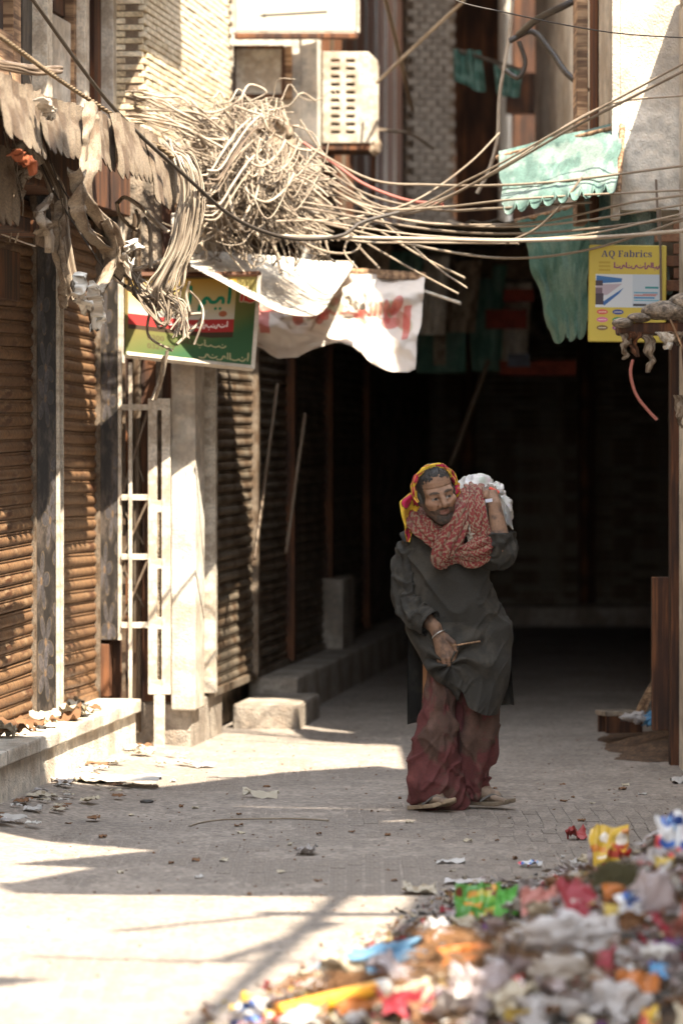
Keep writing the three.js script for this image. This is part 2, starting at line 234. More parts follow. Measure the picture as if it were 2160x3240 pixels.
{
  const b = thing('shop_building', 'old shop row with two rust-brown rolling shutters and a concrete ledge', 'building', L1.pos, L1.turn);
  const sEnd = L1.s(446, 0.27), PJ = 0.13;
  // wall body behind everything
  obj('wall', bx(-34, L1.s(600) - 0.25, 0, 10, -3.4, -0.06), M.darkwall, b);
  // shutters
  const s1b = L1.s(95), s1a = s1b - 2.1;
  const sh1 = rollingShutter(b, 2.1, 0.34, 2.95, M.shutter, 3, 0.006); sh1.position.x = s1a;
  const p1a = s1b + 0.02, pw = L1.s(193, PJ) - L1.s(178, PJ), p1b = p1a + pw;
  const s2a = p1b, s2b = L1.s(298);
  const sh2 = rollingShutter(b, s2b - s2a, 0.34, 2.95, M.shutter, 9, -0.012); sh2.position.x = s2a;
  const p2a = s2b + 0.02, p2b = p2a + pw;
  for (const [a, c, lo] of [[p1a, p1b, 0.3], [p2a, p2b, 0.62]]) {
    const p = obj('pilaster', bx(a, c, lo, 3.05, -0.06, PJ, 0.006), M.floral, b);
    obj('edge_channel', [bx(a - 0.006, a + 0.02, lo, 3.05, PJ + 0.002, PJ + 0.022, 0.003), bx(c - 0.012, c + 0.006, lo, 3.05, PJ + 0.002, PJ + 0.018, 0.003)], M.steel, p);
    obj('guide_rail', bx(a - 0.018, a - 0.002, 0.3, 3.05, 0, 0.035), M.steeldark, p);
  }
  obj('meter_box', bx(p2a + 0.01, p2b - 0.02, 0.3, 0.6, -0.05, PJ - 0.05, 0.01), M.wood, b);
  // ledge in front, slab over a wall
  const lw = obj('ledge_wall', bx(-34, sEnd - 0.02, -0.05, 0.222, -0.05, 0.245), M.plaster, b);
  const sl = []; const r = rng(4); let s = sEnd; while (s > -9) { const w = 0.7 + r() * 0.5; sl.push([s - w, s - 0.006]); s -= w; }
  sl.forEach(([a, c], i) => { const o = obj('ledge_slab', bump(bx(a, c, 0.226, 0.30, -0.05, 0.275, 0.012), 0.006, 6, 2, i), M.plaster, b); o.rotation.z = 0; });
  obj('sign_board', bx(L1.s(-60, 0.05), L1.s(52, 0.05), L1.h(955, L1.s(25), 0.05), L1.h(800, L1.s(25), 0.05), 0.03, 0.07, 0.006), M.wood, b);
  // shutter boxes / beam over the shutters
  obj('lintel', bx(-20, p2b, 2.98, 3.25, -0.05, 0.18, 0.01), M.wood, b);
  // upper storey: wooden bays and pilasters
  const fr = (px0, px1, o, m, name, y0 = 3.3, y1 = 6.8, o0 = -0.05) => obj(name, bx(L1.s(px0, o), L1.s(px1, o), y0, y1, o0, o, 0.006), m, b);
  fr(-260, 12, 0.06, M.wood, 'window_panel'); fr(16, 44, 0.05, M.wood, 'window_panel', 3.72); fr(44, 68, 0.10, M.palewood, 'window_post');
  fr(-260, 44, 0.11, M.palewood, 'sill', 3.45, 3.7);
  fr(72, 150, 0.02, M.floral, 'tiled_panel'); fr(152, 168, 0.10, M.steel, 'upright');
  fr(170, 235, 0.05, M.plaster, 'spandrel', 3.3, 3.95); fr(236, 272, 0.07, M.palewood, 'spandrel', 3.3, 6.8); fr(172, 232, 0.02, M.wood, 'window_panel', 3.98);
  fr(272, 284, 0.12, M.steel, 'upright'); fr(360, 378, 0.10, M.steel, 'upright'); fr(300, 345, 0.03, M.wood, 'door_leaf');
  obj('added_overhang_slab', bx(-20, L1.s(392), 4.75, 4.95, -0.05, 0.62), M.concrete, b); obj('added_overhang_rail', bx(-20, L1.s(392), 4.952, 5.8, 0.54, 0.6), M.palewood, b);  // unseen overhang added to put the upper front in shade
}
{
  const m = thing('electric_motor', 'dusty finned electric motor on the end of the ledge by the pole', 'motor', L1.w(L1.s(425, 0.12), 0.303, 0.12).toArray(), L1.turn);
  const g = new THREE.CylinderGeometry(0.085, 0.085, 0.26, 20); g.rotateZ(Math.PI / 2); g.translate(0, 0.1, 0); const body = obj('casing', g, M.steel, m);
  const fins = []; for (let i = 0; i < 14; i++) { const a = i / 14 * Math.PI * 2; const f = bx(-0.1, 0.1, 0.083, 0.097, -0.004, 0.004); f.rotateX(a); f.translate(0, 0.1, 0); obj('fin', f, M.steel, body); }
  const c = new THREE.CylinderGeometry(0.07, 0.09, 0.05, 20); c.rotateZ(Math.PI / 2); c.translate(-0.155, 0.1, 0); obj('end_cap', c, M.steel, m);
  obj('foot', [bx(-0.1, 0.1, 0, 0.025, -0.09, 0.09, 0.004)], M.steeldark, m);
  obj('terminal_box', bx(-0.05, 0.05, 0.18, 0.23, -0.04, 0.04, 0.008), M.steel, m);
}
// ------------------------------------------------------------------ white steel pole with batten plates
{
  const d = 21.35, x = (505 - CX) / K * d, p = thing('steel_pole', 'white steel lattice pole with long slots beside the ledge end', 'pole', [x, 0, -d]);
  const hw = 0.063, top = 1.965; const b0 = 0.32;
  for (const s of [-1, 1]) obj('flange', bx(s > 0 ? 0.012 : -hw, s > 0 ? hw : -0.012, b0, top, -0.02, 0.025, 0.004), M.steel, p);
  for (const [a, c] of [[top - 0.065, top], [1.335, 1.40], [0.685, 0.75], [1.02, 1.075], [b0, 0.40]]) obj('batten_plate', bx(-0.0125, 0.0125, a, c, -0.018, 0.022), M.steel, p);
  for (const [lx, lz] of [[-0.16, 0.02], [-0.205, -0.12]]) obj('leg', bx(lx - 0.010, lx + 0.010, 0, top + 0.2, lz - 0.010, lz + 0.010), lz > 0 ? M.steel : M.steeldark, p);
  obj('leg', bx(-0.03, 0.03, 0, b0 + 0.02, -0.015, 0.02), M.steel, p);
  for (const y of [0.69, 1.07, 1.40, 1.9]) obj('cross_bar', bx(-0.21, -hw, y, y + 0.032, 0.0, 0.02), M.steel, p);
  let z = 0; for (const [a, c] of [[0.75, 1.07], [1.1, 1.4], [1.45, 1.9]]) { obj('brace', bar(V(-0.2, a, 0.012), V(-hw, c, 0.012), 0.012, 0.006), M.steeldark, p); obj('brace', bar(V(-0.2, c - 0.06, -0.1), V(-hw - 0.03, a + 0.05, -0.1), 0.010, 0.006), M.steeldark, p); }
}
// ------------------------------------------------------------------ left, further on: pale pillar, grey shutters, brick upper floor
const L2 = new Line(-0.84, 21.5, 0.121);
{
  const b = thing('brick_building', 'building with a whitewashed pillar, grey shutters and a pale thin-brick upper floor', 'building', L2.pos, L2.turn);
  obj('wall', bx(0.0, 24, 0, 3.3, -3.6, -0.1), M.darkwall, b);
  obj('plinth', bx(-0.02, 1.15, -0.05, 0.26, -0.75, 0.0, 0.012), M.concrete, b);
  const pil = obj('pillar', bx(L2.s(597), L2.s(648, 0.04), 0.225, 3.0, -0.1, 0.04, 0.01), M.whitewash, b);
  // return wall towards the first shop row: timber jamb and dark recess
  obj('jamb', bx(-0.03, 0.02, 0.27, 3.1, -0.16, -0.105, 0.004), M.wood, b); obj('jamb', bx(-0.06, -0.02, 0.27, 3.1, -0.085, -0.03, 0.004), M.palewood, b);
  obj('door_leaf', bx(-0.01, 0.03, 0.27, 2.7, -0.62, -0.2), M.wood, b);
  obj('pipe', [bar(V(-0.05, 0.1, -0.3), V(-0.05, 3, -0.3), 0.05, 0.05, 10)], M.steeldark, b);
  // shutters
  const a3 = L2.s(662), c3 = L2.s(792), s3 = rollingShutter(b, c3 - a3, 0.30, 3.0, M.greyshutter, 21, 0.004); s3.position.x = a3;
  obj('guide_rail', bx(a3 - 0.08, a3 - 0.01, 0.28, 3.0, -0.05, 0.05, 0.004), M.steel, b);
  obj('guide_rail', bx(c3, c3 + 0.07, 0.28, 3.0, -0.05, 0.05, 0.004), M.steeldark, b);
  let s = c3 + 0.1; for (const [w, k] of [[1.5, 1], [1.9, 2], [2.2, 3]]) { const q = rollingShutter(b, w, 0.30, 3.0, M.greyshutter, 30 + k, 0); q.position.x = s; s += w; obj('guide_rail', bx(s, s + 0.12, 0.28, 3.0, -0.05, 0.06), M.wood, b); s += 0.14; }
  obj('lintel', bx(0, 16, 3.02, 3.3, -0.1, 0.12), M.darkwall, b);
  // step and long plinth
  const st = 1.55; obj('step', bump(bx(st, st + 1.0, -0.05, 0.15, 0.0, 0.4, 0.02), 0.01, 5), M.concrete, b);
  obj('plinth', bump(bx(st + 1.02, 16, -0.05, 0.25, -0.05, 0.26, 0.02), 0.008, 4), M.concrete, b);
  obj('block', bx(L2.s(1062, 0.1), L2.s(1100, 0.1) , 0.25, 0.75, -0.05, 0.15, 0.01), M.concrete, b);
  for (const [pa, ya, pb, yb, o] of [[878, 1215, 805, 1770, 0.25], [965, 1310, 905, 1750, 0.25]]) { const s0 = L2.s(pb, o), q = L2.s(pa, o + 0.05); obj('leaning_bar', bar(V(q, L2.h(ya, q, o + 0.05), o + 0.05), V(s0, L2.h(yb, s0, o), o), 0.022, 0.022, 8), M.steeldark, b); }
  // thin-brick upper floor, set back
  const ub = subgroup('upper_wall', b); const o0 = -0.26, sa = L2.s(455, o0), sb = L2.s(738, o0); ub.position.set(sa, 0, o0);
  obj('core', bx(0.002, sb - sa, 3.3, 10, -3.2, -0.03), M.mortar, ub);
  brickwork(ub, sb - sa, 3.32, 5.2, 0.2, 0.037, 0.007, M.bricks, 41, 300);
  const cf = subgroup('end_wall', b); cf.position.set(sa + 0.0, 0, o0 - 0.9); cf.rotation.y = -Math.PI / 2; // faces the camera
  brickwork(cf, 0.9, 3.32, 5.2, 0.2, 0.037, 0.007, M.bricks, 43, 300);
}
// ------------------------------------------------------------------ white-fronted building beyond, with corrugated side
const L3 = new Line(-0.17, 25.2, 0.121);
{
  const b = thing('white_building', 'white plastered house front with ribbed metal side wall darkened in colour for shade', 'building', L3.pos, L3.turn);
  obj('wall', bx(0.02, 20, 3.3, 10, -3, -0.04), M.darkwall, b);
  obj('front_wall', bx(-0.03, 0.015, 3.1, 10, -2.2, -0.09), M.whitewash, b);
  obj('corner_pillar', bx(-0.06, 0.12, 2.9, 8, -0.088, 0.02, 0.01), M.whitewash, b);
  for (let i = 0; i < 26; i++) { const s = 0.2 + i * 0.22; const g = new THREE.CylinderGeometry(0.075, 0.075, 4.4, 8); g.scale(1, 1, 0.5); g.translate(s, 5.2, -0.02); obj('rib', g, i % 3 ? M.wood : M.steeldark, b); }  // dark rib tones stand for the shade on this side
  obj('soffit', bx(0, 20, 3.05, 3.3, -3, 0.05), M.darkwall, b);
}
{ // window air cooler, framed box on the white front, roof sign
  const d = 25.05, f = thing('window_box', 'framed metal window box on the white wall under the arrow sign', 'window box', [(820 - CX) / K * d, at(0, 312, d).y, -d]);
  const w = 0.165, h = 0.335; obj('panel', bx(-w + 0.015, w - 0.02, 0.02, h - 0.02, -0.1, 0.1), M.acwhite, f);
  for (const [a, b, c, e] of [[-w, w, 0, 0.02], [-w, w, h - 0.02, h], [-w, -w + 0.016, 0.02, h - 0.02], [w - 0.018, w, 0.02, h - 0.02]]) obj('frame', bx(a, b, c, e, -0.1, 0.13, 0.003), M.wood, f);
  obj('side_panel', bx(w + 0.002, w + 0.05, 0, h, -0.1, 0.09), M.palewood, f);
}
{
  const d = 24.6, lo = at(0, 112, d).y, xl = (742 - CX) / K * d, xr = (1132 - CX) / K * d;
  const cv = document.createElement('canvas'); cv.width = 512; cv.height = 512; const c = cv.getContext('2d');
  c.fillStyle = '#b5ae9f'; c.fillRect(0, 0, 512, 512); const r = rng(8); for (let i = 0; i < 260; i++) { c.fillStyle = `rgba(150,120,80,${0.03 + r() * 0.06})`; c.fillRect(r() * 512, r() * 512, 3 + r() * 40, 1 + r() * 3); }
  c.strokeStyle = '#3a362f'; c.lineWidth = 12; c.beginPath(); c.moveTo(108, 448); c.lineTo(390, 432); c.stroke(); c.fillStyle = '#3a362f'; c.beginPath(); c.moveTo(92, 449); c.lineTo(125, 437); c.lineTo(125, 460); c.fill();
  c.font = 'bold 150px sans-serif'; c.fillStyle = '#a79f92';
  const t = new THREE.CanvasTexture(cv); t.colorSpace = THREE.SRGBColorSpace; t.wrapS = t.wrapT = THREE.ClampToEdgeWrapping;
  const s = thing('arrow_sign', 'large off-white signboard with a faded grey arrow pointing left', 'sign', [(xl + xr) / 2, lo, -d]);
  const w = xr - xl, face = new THREE.PlaneGeometry(w - 0.03, w - 0.03); face.translate(0, w / 2 + 0.012, 0.041);
  obj('face', face, std({ map: t, roughness: 0.7 }), s); obj('panel', bx(-w / 2 + 0.012, w / 2 - 0.012, 0.012, w, -0.04, 0.036), M.acwhite, s);
  obj('bottom_rail', bx(-w / 2, w / 2, -0.022, 0.01, -0.05, 0.05, 0.004), M.wood, s); obj('side_rail', bx(w / 2 - 0.01, w / 2 + 0.012, 0.012, w, -0.05, 0.052, 0.004), M.acwhite, s); obj('side_rail', bx(-w / 2 - 0.012, -w / 2 + 0.01, 0.012, w, -0.05, 0.052, 0.004), M.acwhite, s);
}
{
  const d = 25.4, lo = at(0, 475, d).y, hi = at(0, 168, d).y, xl = (1022 - CX) / K * d, xr = (1192 - CX) / K * d, H = hi - lo, W = xr - xl;
  const a = thing('air_conditioner', 'white window air conditioner hung on end with two columns of vent slots', 'air conditioner', [xl, lo, -d]);
  const sh = new THREE.Shape(); sh.moveTo(0, 0.05); sh.lineTo(W, 0.05); sh.lineTo(W, H - 0.06); sh.lineTo(W - 0.06, H); sh.lineTo(0, H); sh.closePath();
  const rows = 10, slots = [];
  for (let i = 0; i < rows; i++) for (const c of [0.045, 0.145]) { const y = 0.1 + i * (H - 0.17) / (rows - 1) - 0.002, hgt = 0.034; const hp = new THREE.Path(); const x0 = c, x1 = c + 0.07; hp.moveTo(x0, y); hp.lineTo(x0, y + hgt); hp.lineTo(x1, y + hgt); hp.lineTo(x1, y); hp.closePath(); sh.holes.push(hp); slots.push([x0, x1, y, y + hgt]); }
  const g = new THREE.ExtrudeGeometry(sh, { depth: 0.03, bevelEnabled: true, bevelSize: 0.006, bevelThickness: 0.006, bevelSegments: 2 }); g.translate(0, 0, 0.0); obj('front_grille', uvm(g), M.acwhite, a);
  obj('casing', bx(0.002, W - 0.002, 0.052, H - 0.065, -0.42, -0.1, 0.006), M.darkwall, a); obj('side_cover', bx(0.0, 0.012, 0.05, H, -0.1, -0.006), M.acwhite, a); obj('top_cover', bx(0.0, W - 0.06, H - 0.01, H, -0.42, -0.006), M.acwhite, a);
  obj('side_cover', bx(W - 0.0015, W + 0.012, 0.05, H - 0.08, -0.42, -0.01), M.acwhite, a);
  obj('bracket', [bx(-0.02, W + 0.02, 0.0, 0.045, -0.44, 0.02, 0.004)], M.wood, a); obj('bracket_stay', bar(V(W - 0.02, 0.02, 0), V(W - 0.02, -0.28, -0.42), 0.03, 0.02), M.wood, a);
  obj('rag', bump(new THREE.IcosahedronGeometry(0.04, 3).scale(1, 1.2, 0.7).translate(W - 0.01, 0.01, 0.03), 0.04, 22), M.rag, a);
}
// ------------------------------------------------------------------ middle distance: grey brick house and the covered lane below
{
  const d = 30.5, x0 = (1285 - CX) / K * d, b = thing('grey_brick_house', 'grey brick house wall above the dark covered lane', 'building', [x0, 0, -d], 0.35);
  obj('core', bx(0, 0.42, 3.2, 10, -3, -0.03), M.mortar, b);
  brickwork(b, 0.42, 3.35, 5.6, 0.105, 0.055, 0.005, M.greybricks, 51, 300);
}
{
  const b = thing('covered_lane_building', 'dark covered lane with upper floors spanning it', 'building', [0, 0, -29]);
  const x0 = -0.3, x1 = 5.6;
  obj('roof_slab', bx(x0 - 2, x1 + 1.5, 2.95, 3.2, -7.4, 0.2), M.blackwall, b);
  obj('added_tin_roof', sheet(40, 24, (u, v) => { const d = lerp(23.2, 29, v), x = lerp(-0.40 + 0.121 * (d - 23.2), 1.66, u); return V(x, 3.06 + 0.012 * Math.sin(u * 90) + 0.05 * fb3(x * 2, d, 3) + 0.12 * v, 29 - d); }, { thick: 0.006 }), M.greyshutter[1], b);  // roof added in front of the slab to darken the lane
  for (const [px, py, w, h, d, c] of [[1640, 935, 95, 40, 27.6, [0.3, 0.05, 0.03]], [1600, 1010, 130, 60, 28.4, [0.34, 0.06, 0.04]], [1700, 1165, 240, 46, 28.8, [0.35, 0.07, 0.04]], [1640, 1140, 70, 40, 28.7, [0.2, 0.24, 0.36]], [1390, 1090, 40, 130, 27.9, [0.3, 0.27, 0.22]]]) obj('dim_board', bx((px - w / 2 - CX) / K * d, (px + w / 2 - CX) / K * d, at(0, py + h / 2, d).y, at(0, py - h / 2, d).y, 29 - d, 29 - d + 0.03), std({ map: rep(T.plaster, 2), color: new THREE.Color(...c) }), b);
  for (let i = 0; i < 6; i++) { const d = 26 + i * 0.7, x = 0.2 + i * 0.22; obj('hanging_cloth', sheet(8, 14, (u, v) => V(x + (u - 0.5) * (0.25 + 0.1 * hash3(i, 1, 2)) * (1 - 0.3 * v), 3.05 - v * (0.35 + 0.5 * hash3(i, 3, 4)), 29 - d + 0.04 * Math.sin(u * 9 + v * 2)), { thick: 0.005 }), [M.rag, M.turqdark, M.palecloth][i % 3], b); }
  obj('back_wall', bx(x0 - 2, x1 + 4, 0, 3.0, -7.4, -7.2), M.darkwall, b);
  { let x = 0.15; for (let i = 0; i < 4; i++) { const q = rollingShutter(b, 0.95, 0.25, 2.7, M.greyshutter, 70 + i, 0); q.position.set(x, 0, -7.17); x += 0.95; obj('pier', bx(x, x + 0.16, 0, 2.95, -7.2, -7.02, 0.02), M.wood, b); x += 0.17; } obj('shop_step', bump(bx(0.1, 4.6, 0, 0.2, -7.2, -6.75, 0.02), 0.015, 4), M.concrete, b); }
  obj('added_sky_cover', bx(0.25, 1.7, 6.3, 6.36, -3, 3.6), M.palewood, b);  // unseen cover added overhead to cut skylight in the lane
  obj('side_wall', bx(5.4, 5.6, 0, 2.95, -7.4, 8), M.blackwall, b);
  obj('upper_wall', bx(0.55, 1.4, 3.2, 10, -6, -3.2), M.wood, b);  // dark timber tone stands for shade on this wall
  obj('upper_wall', bx(1.4, 2.4, 3.2, 10, -6, -2.4), M.wood, b);  // shade put into the colour here as well
  obj('hanging_board', bx((1320 - CX) / K * 28.6, (1475 - CX) / K * 28.6, at(0, 1180, 28.6).y, at(0, 1000, 28.6).y, 0.3, 0.36, 0.01), M.turqdark, b);
  obj('drain_pipe', bar(V(1.3, 3.2, -1.6), V(1.3, 7, -1.6), 0.1, 0.1, 12), M.whitewash, b);
  obj('strut', bar(at(1545, 1140, 27.5).add(V(0, 0, 29)), at(1425, 1470, 27.8).add(V(0, 0, 29)), 0.035, 0.035, 8), M.steeldark, b);
  obj('wooden_shelf', bx((1620 - CX) / K * 29, (1750 - CX) / K * 29, at(0, 320, 29).y, at(0, 190, 29).y, -1.2, -1.0), M.wood, b);
  obj('blue_sheet', bx((1750 - CX) / K * 29, (1850 - CX) / K * 29, at(0, 330, 29).y, at(0, -60, 29).y, -1.2, -1.1), std({ map: rep(T.plaster, 1), color: new THREE.Color(0.5, 0.56, 0.62) }), b);
}
// ------------------------------------------------------------------ right: plastered corner house over a dark shop, and the row beside us
{
  const d = 20.3, x0 = (1962 - CX) / K * d;
  const b = thing('plaster_house', 'pale plastered corner house overhanging the lane', 'building', [x0, 0, -d]);
  obj('wall', bx(0, 5, 2.95, 7.1, -9, 0), M.plaster, b);
  obj('corner_post', bx(-0.045, -0.002, 2.9, 7, -0.12, 0.0, 0.004), M.plaster, b);
  obj('drain_pipe', bar(V(-0.12, 2.9, -0.3), V(-0.12, 7, -0.3), 0.05, 0.05, 12), M.wood, b); obj('pier', bx(-0.21, -0.15, 2.9, 7, -0.7, -0.35, 0.006), M.palewood, b);
  const br = subgroup('bare_bricks', b); br.position.set(0.18, 0, -0.06); brickwork(br, 1.2, 2.52, 2.94, 0.2, 0.065, 0.008, M.redbricks, 61, 80, (x, y) => y < 2.6 + 0.2 * n3(x * 4, 1, 2));
  obj('shop_wall', bx(4.8, 5, 0, 2.95, -9, -0.2), M.blackwall, b);
  obj('timber_post', bump(bx(0.27, 0.36, 0, 2.4, -0.2, -0.1, 0.01), 0.012, 5), M.wood, b);
  obj('timber_board', bump(bx((2062 - CX) / K * 20.5 - x0, 0.6, 0.18, 1.0, -0.27, -0.23, 0.006), 0.004, 4), M.wood, b);
}
{
  const b = thing('side_building', 'plain plastered building along the right of the street', 'building', [1.78, 0, 0]);
  obj('wall', bx(0, 6, 0, 4.0, -20.27, 4), M.plaster, b);
  obj('added_upper_storey', bx(1.9, 6, 4.02, 9, -20, 4), M.plaster, b);  // unseen set-back storey added to cut skylight from the right
  obj('parapet', bx(0.003, 0.2, 4.002, 4.1, -20.27, 4, 0.02), M.concrete, b);
}
const ridge3 = (x, y, z) => (1 - Math.abs(n3(x, y, z))) ** 3;
// ------------------------------------------------------------------ added canopy above the frame, cut to the wanted ground shadows
{
  const hC = 6.4, k = hC / 2.8, P = [[-2.3, 16.75], [-1.49, 16.7], [-0.785, 16.17], [-1.35, 15.62], [-1.0, 15.5], [-1.34, 14.85], [-1.25, 14.62], [-0.93, 14.56], [-0.3, 14.53], [0.6, 14.56], [1.2, 14.5], [1.2, 19.9], [0.35, 20.1], [0.2, 20.4], [-0.3, 20.0], [-0.9, 19.15], [-1.25, 18.95], [-1.7, 18.7], [-2.3, 18.6]];
  const sh = new THREE.Shape(P.map(([x, d]) => new THREE.Vector2(x + k, d - 1.8 * k)));
  for (const q of [[[0.18, 17.36], [0.92, 17.86], [0.94, 17.90], [0.20, 17.42]], [[-0.5, 18.1], [0.3, 17.95], [0.3, 17.965], [-0.5, 18.12]]]) sh.holes.push(new THREE.Path(q.map(([x, d]) => new THREE.Vector2(x + k, d - 1.8 * k))));  // slits added to throw faint light bands near the feet
  const g = new THREE.ExtrudeGeometry(sh, { depth: 0.012, bevelEnabled: false }); g.rotateX(-Math.PI / 2); g.translate(0, hC, 0);
  const c = thing('added_shade_canopy', 'added unseen canopy that shapes the shade on the street', 'canopy');
  obj('added_canopy_sheet', uvm(g), std({ map: rep(T.cloth, 0.5), color: new THREE.Color(0.8, 0.78, 0.72) }), c);
  for (const [x0, d0, x1, d1, w] of [[0.45, 10.9, 2.4, 10.55, 0.05], [1.8, 6.6, 2.3, 10.45, 0.09], [2.25, 6.2, 2.62, 10.4, 0.11], [2.05, 7.4, 3.2, 8.6, 0.06], [1.25, 8.71, 1.75, 8.58, 0.04], [1.75, 8.58, 3.0, 8.5, 0.05], [2.27, 9.6, 1.89, 8.55, 0.07], [2.0, 9.86, 2.95, 9.79, 0.10], [1.5, 9.35, 2.1, 9.86, 0.05]]) obj('added_canopy_pole', bar(V(x0, hC + 0.03, -d0), V(x1, hC + 0.03, -d1), w, w, 8), M.palewood, c);  // unseen poles added to draw shadow bars on the road
  { const f = new THREE.Shape([[-1.3, 12.4], [-0.93, 12.3], [-1.15, 12.0], [-1.3, 11.8]].map(([x, d]) => new THREE.Vector2(x + k, d - 1.8 * k))), fg = new THREE.ExtrudeGeometry(f, { depth: 0.01, bevelEnabled: false }); fg.rotateX(-Math.PI / 2); fg.translate(0, hC, 0); obj('added_canopy_flap', uvm(fg), M.palecloth, c); }  // flap added and shaped to shade the near left corner
  for (const [x, d] of [[2.6, 10.5], [3.3, 15.5], [3.0, 6.6], [3.3, 8.7]]) obj('added_canopy_pole', bar(V(x, 4.3, -d), V(x, hC, -d), 0.06, 0.06, 8), M.palewood, c);
  for (const [d] of [[10.5], [15.6], [6.5]]) obj('added_canopy_pole', bar(V(1.6, hC - 0.04, -d), V(3.4, hC - 0.04, -d), 0.06, 0.06, 8), M.palewood, c);
}
// ------------------------------------------------------------------ tattered awning over the rusty shutters
const aw = thing('tattered_awning', 'dusty tattered awning with a fluted scalloped valance over the rusty shutters', 'awning', L1.pos, L1.turn);
{
  const b = aw, OV = 0.7;
  obj('awning_sheet', sheet(90, 10, (u, v) => { const ss = lerp(-9.5, L1.s(600, OV), u); return V(ss, lerp(3.36, 3.12, v) + 0.05 * fb3(ss * 3, v * 4, 1) - 0.05 * Math.sin(v * Math.PI), lerp(0.02, OV - 0.02, v)); }, { thick: 0.012 }), M.awning, b);
  const r = rng(12);
  const panel = (pa, pb, yta, ytb, yba, ybb, teeth, seed, o = OV, sharp = 1) => {
    const sa = L1.s(pa, o), sb = L1.s(pb, o), ta = L1.h(yta, sa, o), tb = L1.h(ytb, sb, o), ba = L1.h(yba, sa, o), bb = L1.h(ybb, sb, o), n = teeth * 8;
    const g = sheet(n, 12, (u, v) => {
      const ss = lerp(sa, sb, u), top = lerp(ta, tb, u) + 0.012 * n3(u * 7, seed, 1), tooth = Math.pow(Math.abs(Math.sin(u * teeth * Math.PI)), sharp), bot = lerp(ba, bb, u) + 0.045 * (1 - tooth) + 0.02 * n3(u * 3, seed, 7) + 0.08 * Math.max(0, n3(u * 4, seed, 5) - 0.45);
      return V(ss, lerp(top, bot, v), o + 0.014 * Math.abs(Math.sin(u * teeth * Math.PI)) + 0.03 * v * n3(u * 2, v * 1.5, seed) + 0.03 * v + 0.004 * n3(u * 20, v * 6, seed + 4));
    }, { thick: 0.006, su: sb - sa, sv: 0.5 });
    obj('valance_panel', g, M.awning, b);
  };
  panel(-260, -20, 120, 225, 330, 440, 9, 2); panel(-20, 122, 230, 290, 440, 500, 6, 3, OV, 0.6); panel(116, 292, 292, 352, 470, 545, 9, 5, 0.71, 0.6); panel(345, 492, 352, 430, 555, 592, 10, 7, 0.71); panel(455, 592, 425, 505, 635, 690, 9, 9, 0.73, 0.5); panel(282, 352, 340, 380, 500, 560, 4, 11, 0.68);
  panel(-120, 30, 420, 470, 700, 720, 7, 15, 0.5);
  // torn rags hanging from it
  const rag = (pts, w, seed, o, m = M.rag) => { // pts in photo pixels
    const c = new THREE.CatmullRomCurve3(pts.map(([px, py]) => { const s = L1.s(px, o); return V(s, L1.h(py, s, o), o); }), false, 'centripetal');
    const g = sheet(16, 70, (u, v) => { const p = c.getPoint(v), k = w * (0.55 + 0.45 * fb3(v * 6, seed, 1, 2)) * (1 - 0.6 * v * v), e = (u - 0.5) * (1 + 0.25 * n3(v * 14, u * 2, seed)); return V(p.x + e * k * 3.2, p.y + 0.02 * n3(u * 6, v * 5, seed) + (v > 0.9 ? 0.05 * n3(u * 14, 1, seed) : 0), p.z + 0.05 * fb3(u * 2.2, v * 3.5, seed, 2) + 0.022 * Math.sin(u * 11 + 2 * n3(v * 3, seed, 2)) + 0.01 * ridge3(u * 5, v * 9, seed)); }, { thick: 0.004, su: w * 3, sv: 1 });
    obj('torn_rag', g, m, b);
  };
  rag([[290, 335], [285, 450], [270, 600], [330, 720], [375, 830]], 0.17, 1, 0.76); rag([[240, 540], [255, 680], [330, 780], [390, 860]], 0.12, 4, 0.8); rag([[330, 700], [360, 790], [340, 880], [300, 960], [305, 1020]], 0.09, 8, 0.82); rag([[255, 860], [245, 930], [270, 975]], 0.045, 12, 0.84, M.palecloth); rag([[295, 900], [300, 960], [307, 1022]], 0.035, 14, 0.84, M.palecloth); rag([[180, 640], [180, 780], [200, 960]], 0.10, 18, 0.6); rag([[130, 320], [150, 350], [155, 365]], 0.06, 20, 0.78, M.palecloth);
  rag([[160, 620], [130, 700], [150, 760]], 0.09, 26, 0.66);
  rag([[420, 770], [385, 800], [405, 850]], 0.12, 24, 0.78, M.palecloth);
  rag([[50, 478], [72, 505], [85, 518]], 0.028, 22, 0.74, std({ color: new THREE.Color(0.26, 0.07, 0.025), roughness: 0.95 }));
  obj('underside_board', bx(L1.s(-150, 0.5), L1.s(150, 0.5), L1.h(738, L1.s(100, 0.5), 0.5), L1.h(690, L1.s(100, 0.5), 0.5), 0.05, 0.5, 0.01), M.wood, b);
}
// ------------------------------------------------------------------ cables
const CG = 'dusty overhead wires';
const pathAt = (l) => l.map(([px, py, d]) => at(px, py, d));
function cable(l, r, m, label, group, name = 'overhead_wire', seg) { return tag(obj(name, tube(pathAt(l), r, seg || l.length * 9, 6), m), label, name === 'overhead_wire' ? 'wire' : 'cable', group); }
cable([[60, -60, 17.5], [105, 0, 17.6], [350, 330, 18.3], [590, 560, 19], [760, 700, 19.6], [950, 757, 20.2], [1090, 742, 20.4], [1140, 705, 20.5], [1260, 672, 20.6]], 0.0105, M.blackcable, 'thick black cable slanting down across the awning to the tangle', undefined, 'black_cable', 60);
cable([[1400, -20, 17.2], [1460, 8, 17.2], [1600, 40, 17.2], [1750, 72, 17.3], [1950, 105, 17.4], [2200, 122, 17.5]], 0.0033, M.blackcable, 'thin black wire across the top beside the pale house', undefined, 'thin_wire');
cable([[1625, -40, 22], [1612, 100, 22], [1580, 300, 22], [1572, 440, 22], [1545, 540, 22], [1508, 612, 22]], 0.012, M.cable[3], 'pale cable dropping beside the white drain pipe', undefined, 'pale_cable');
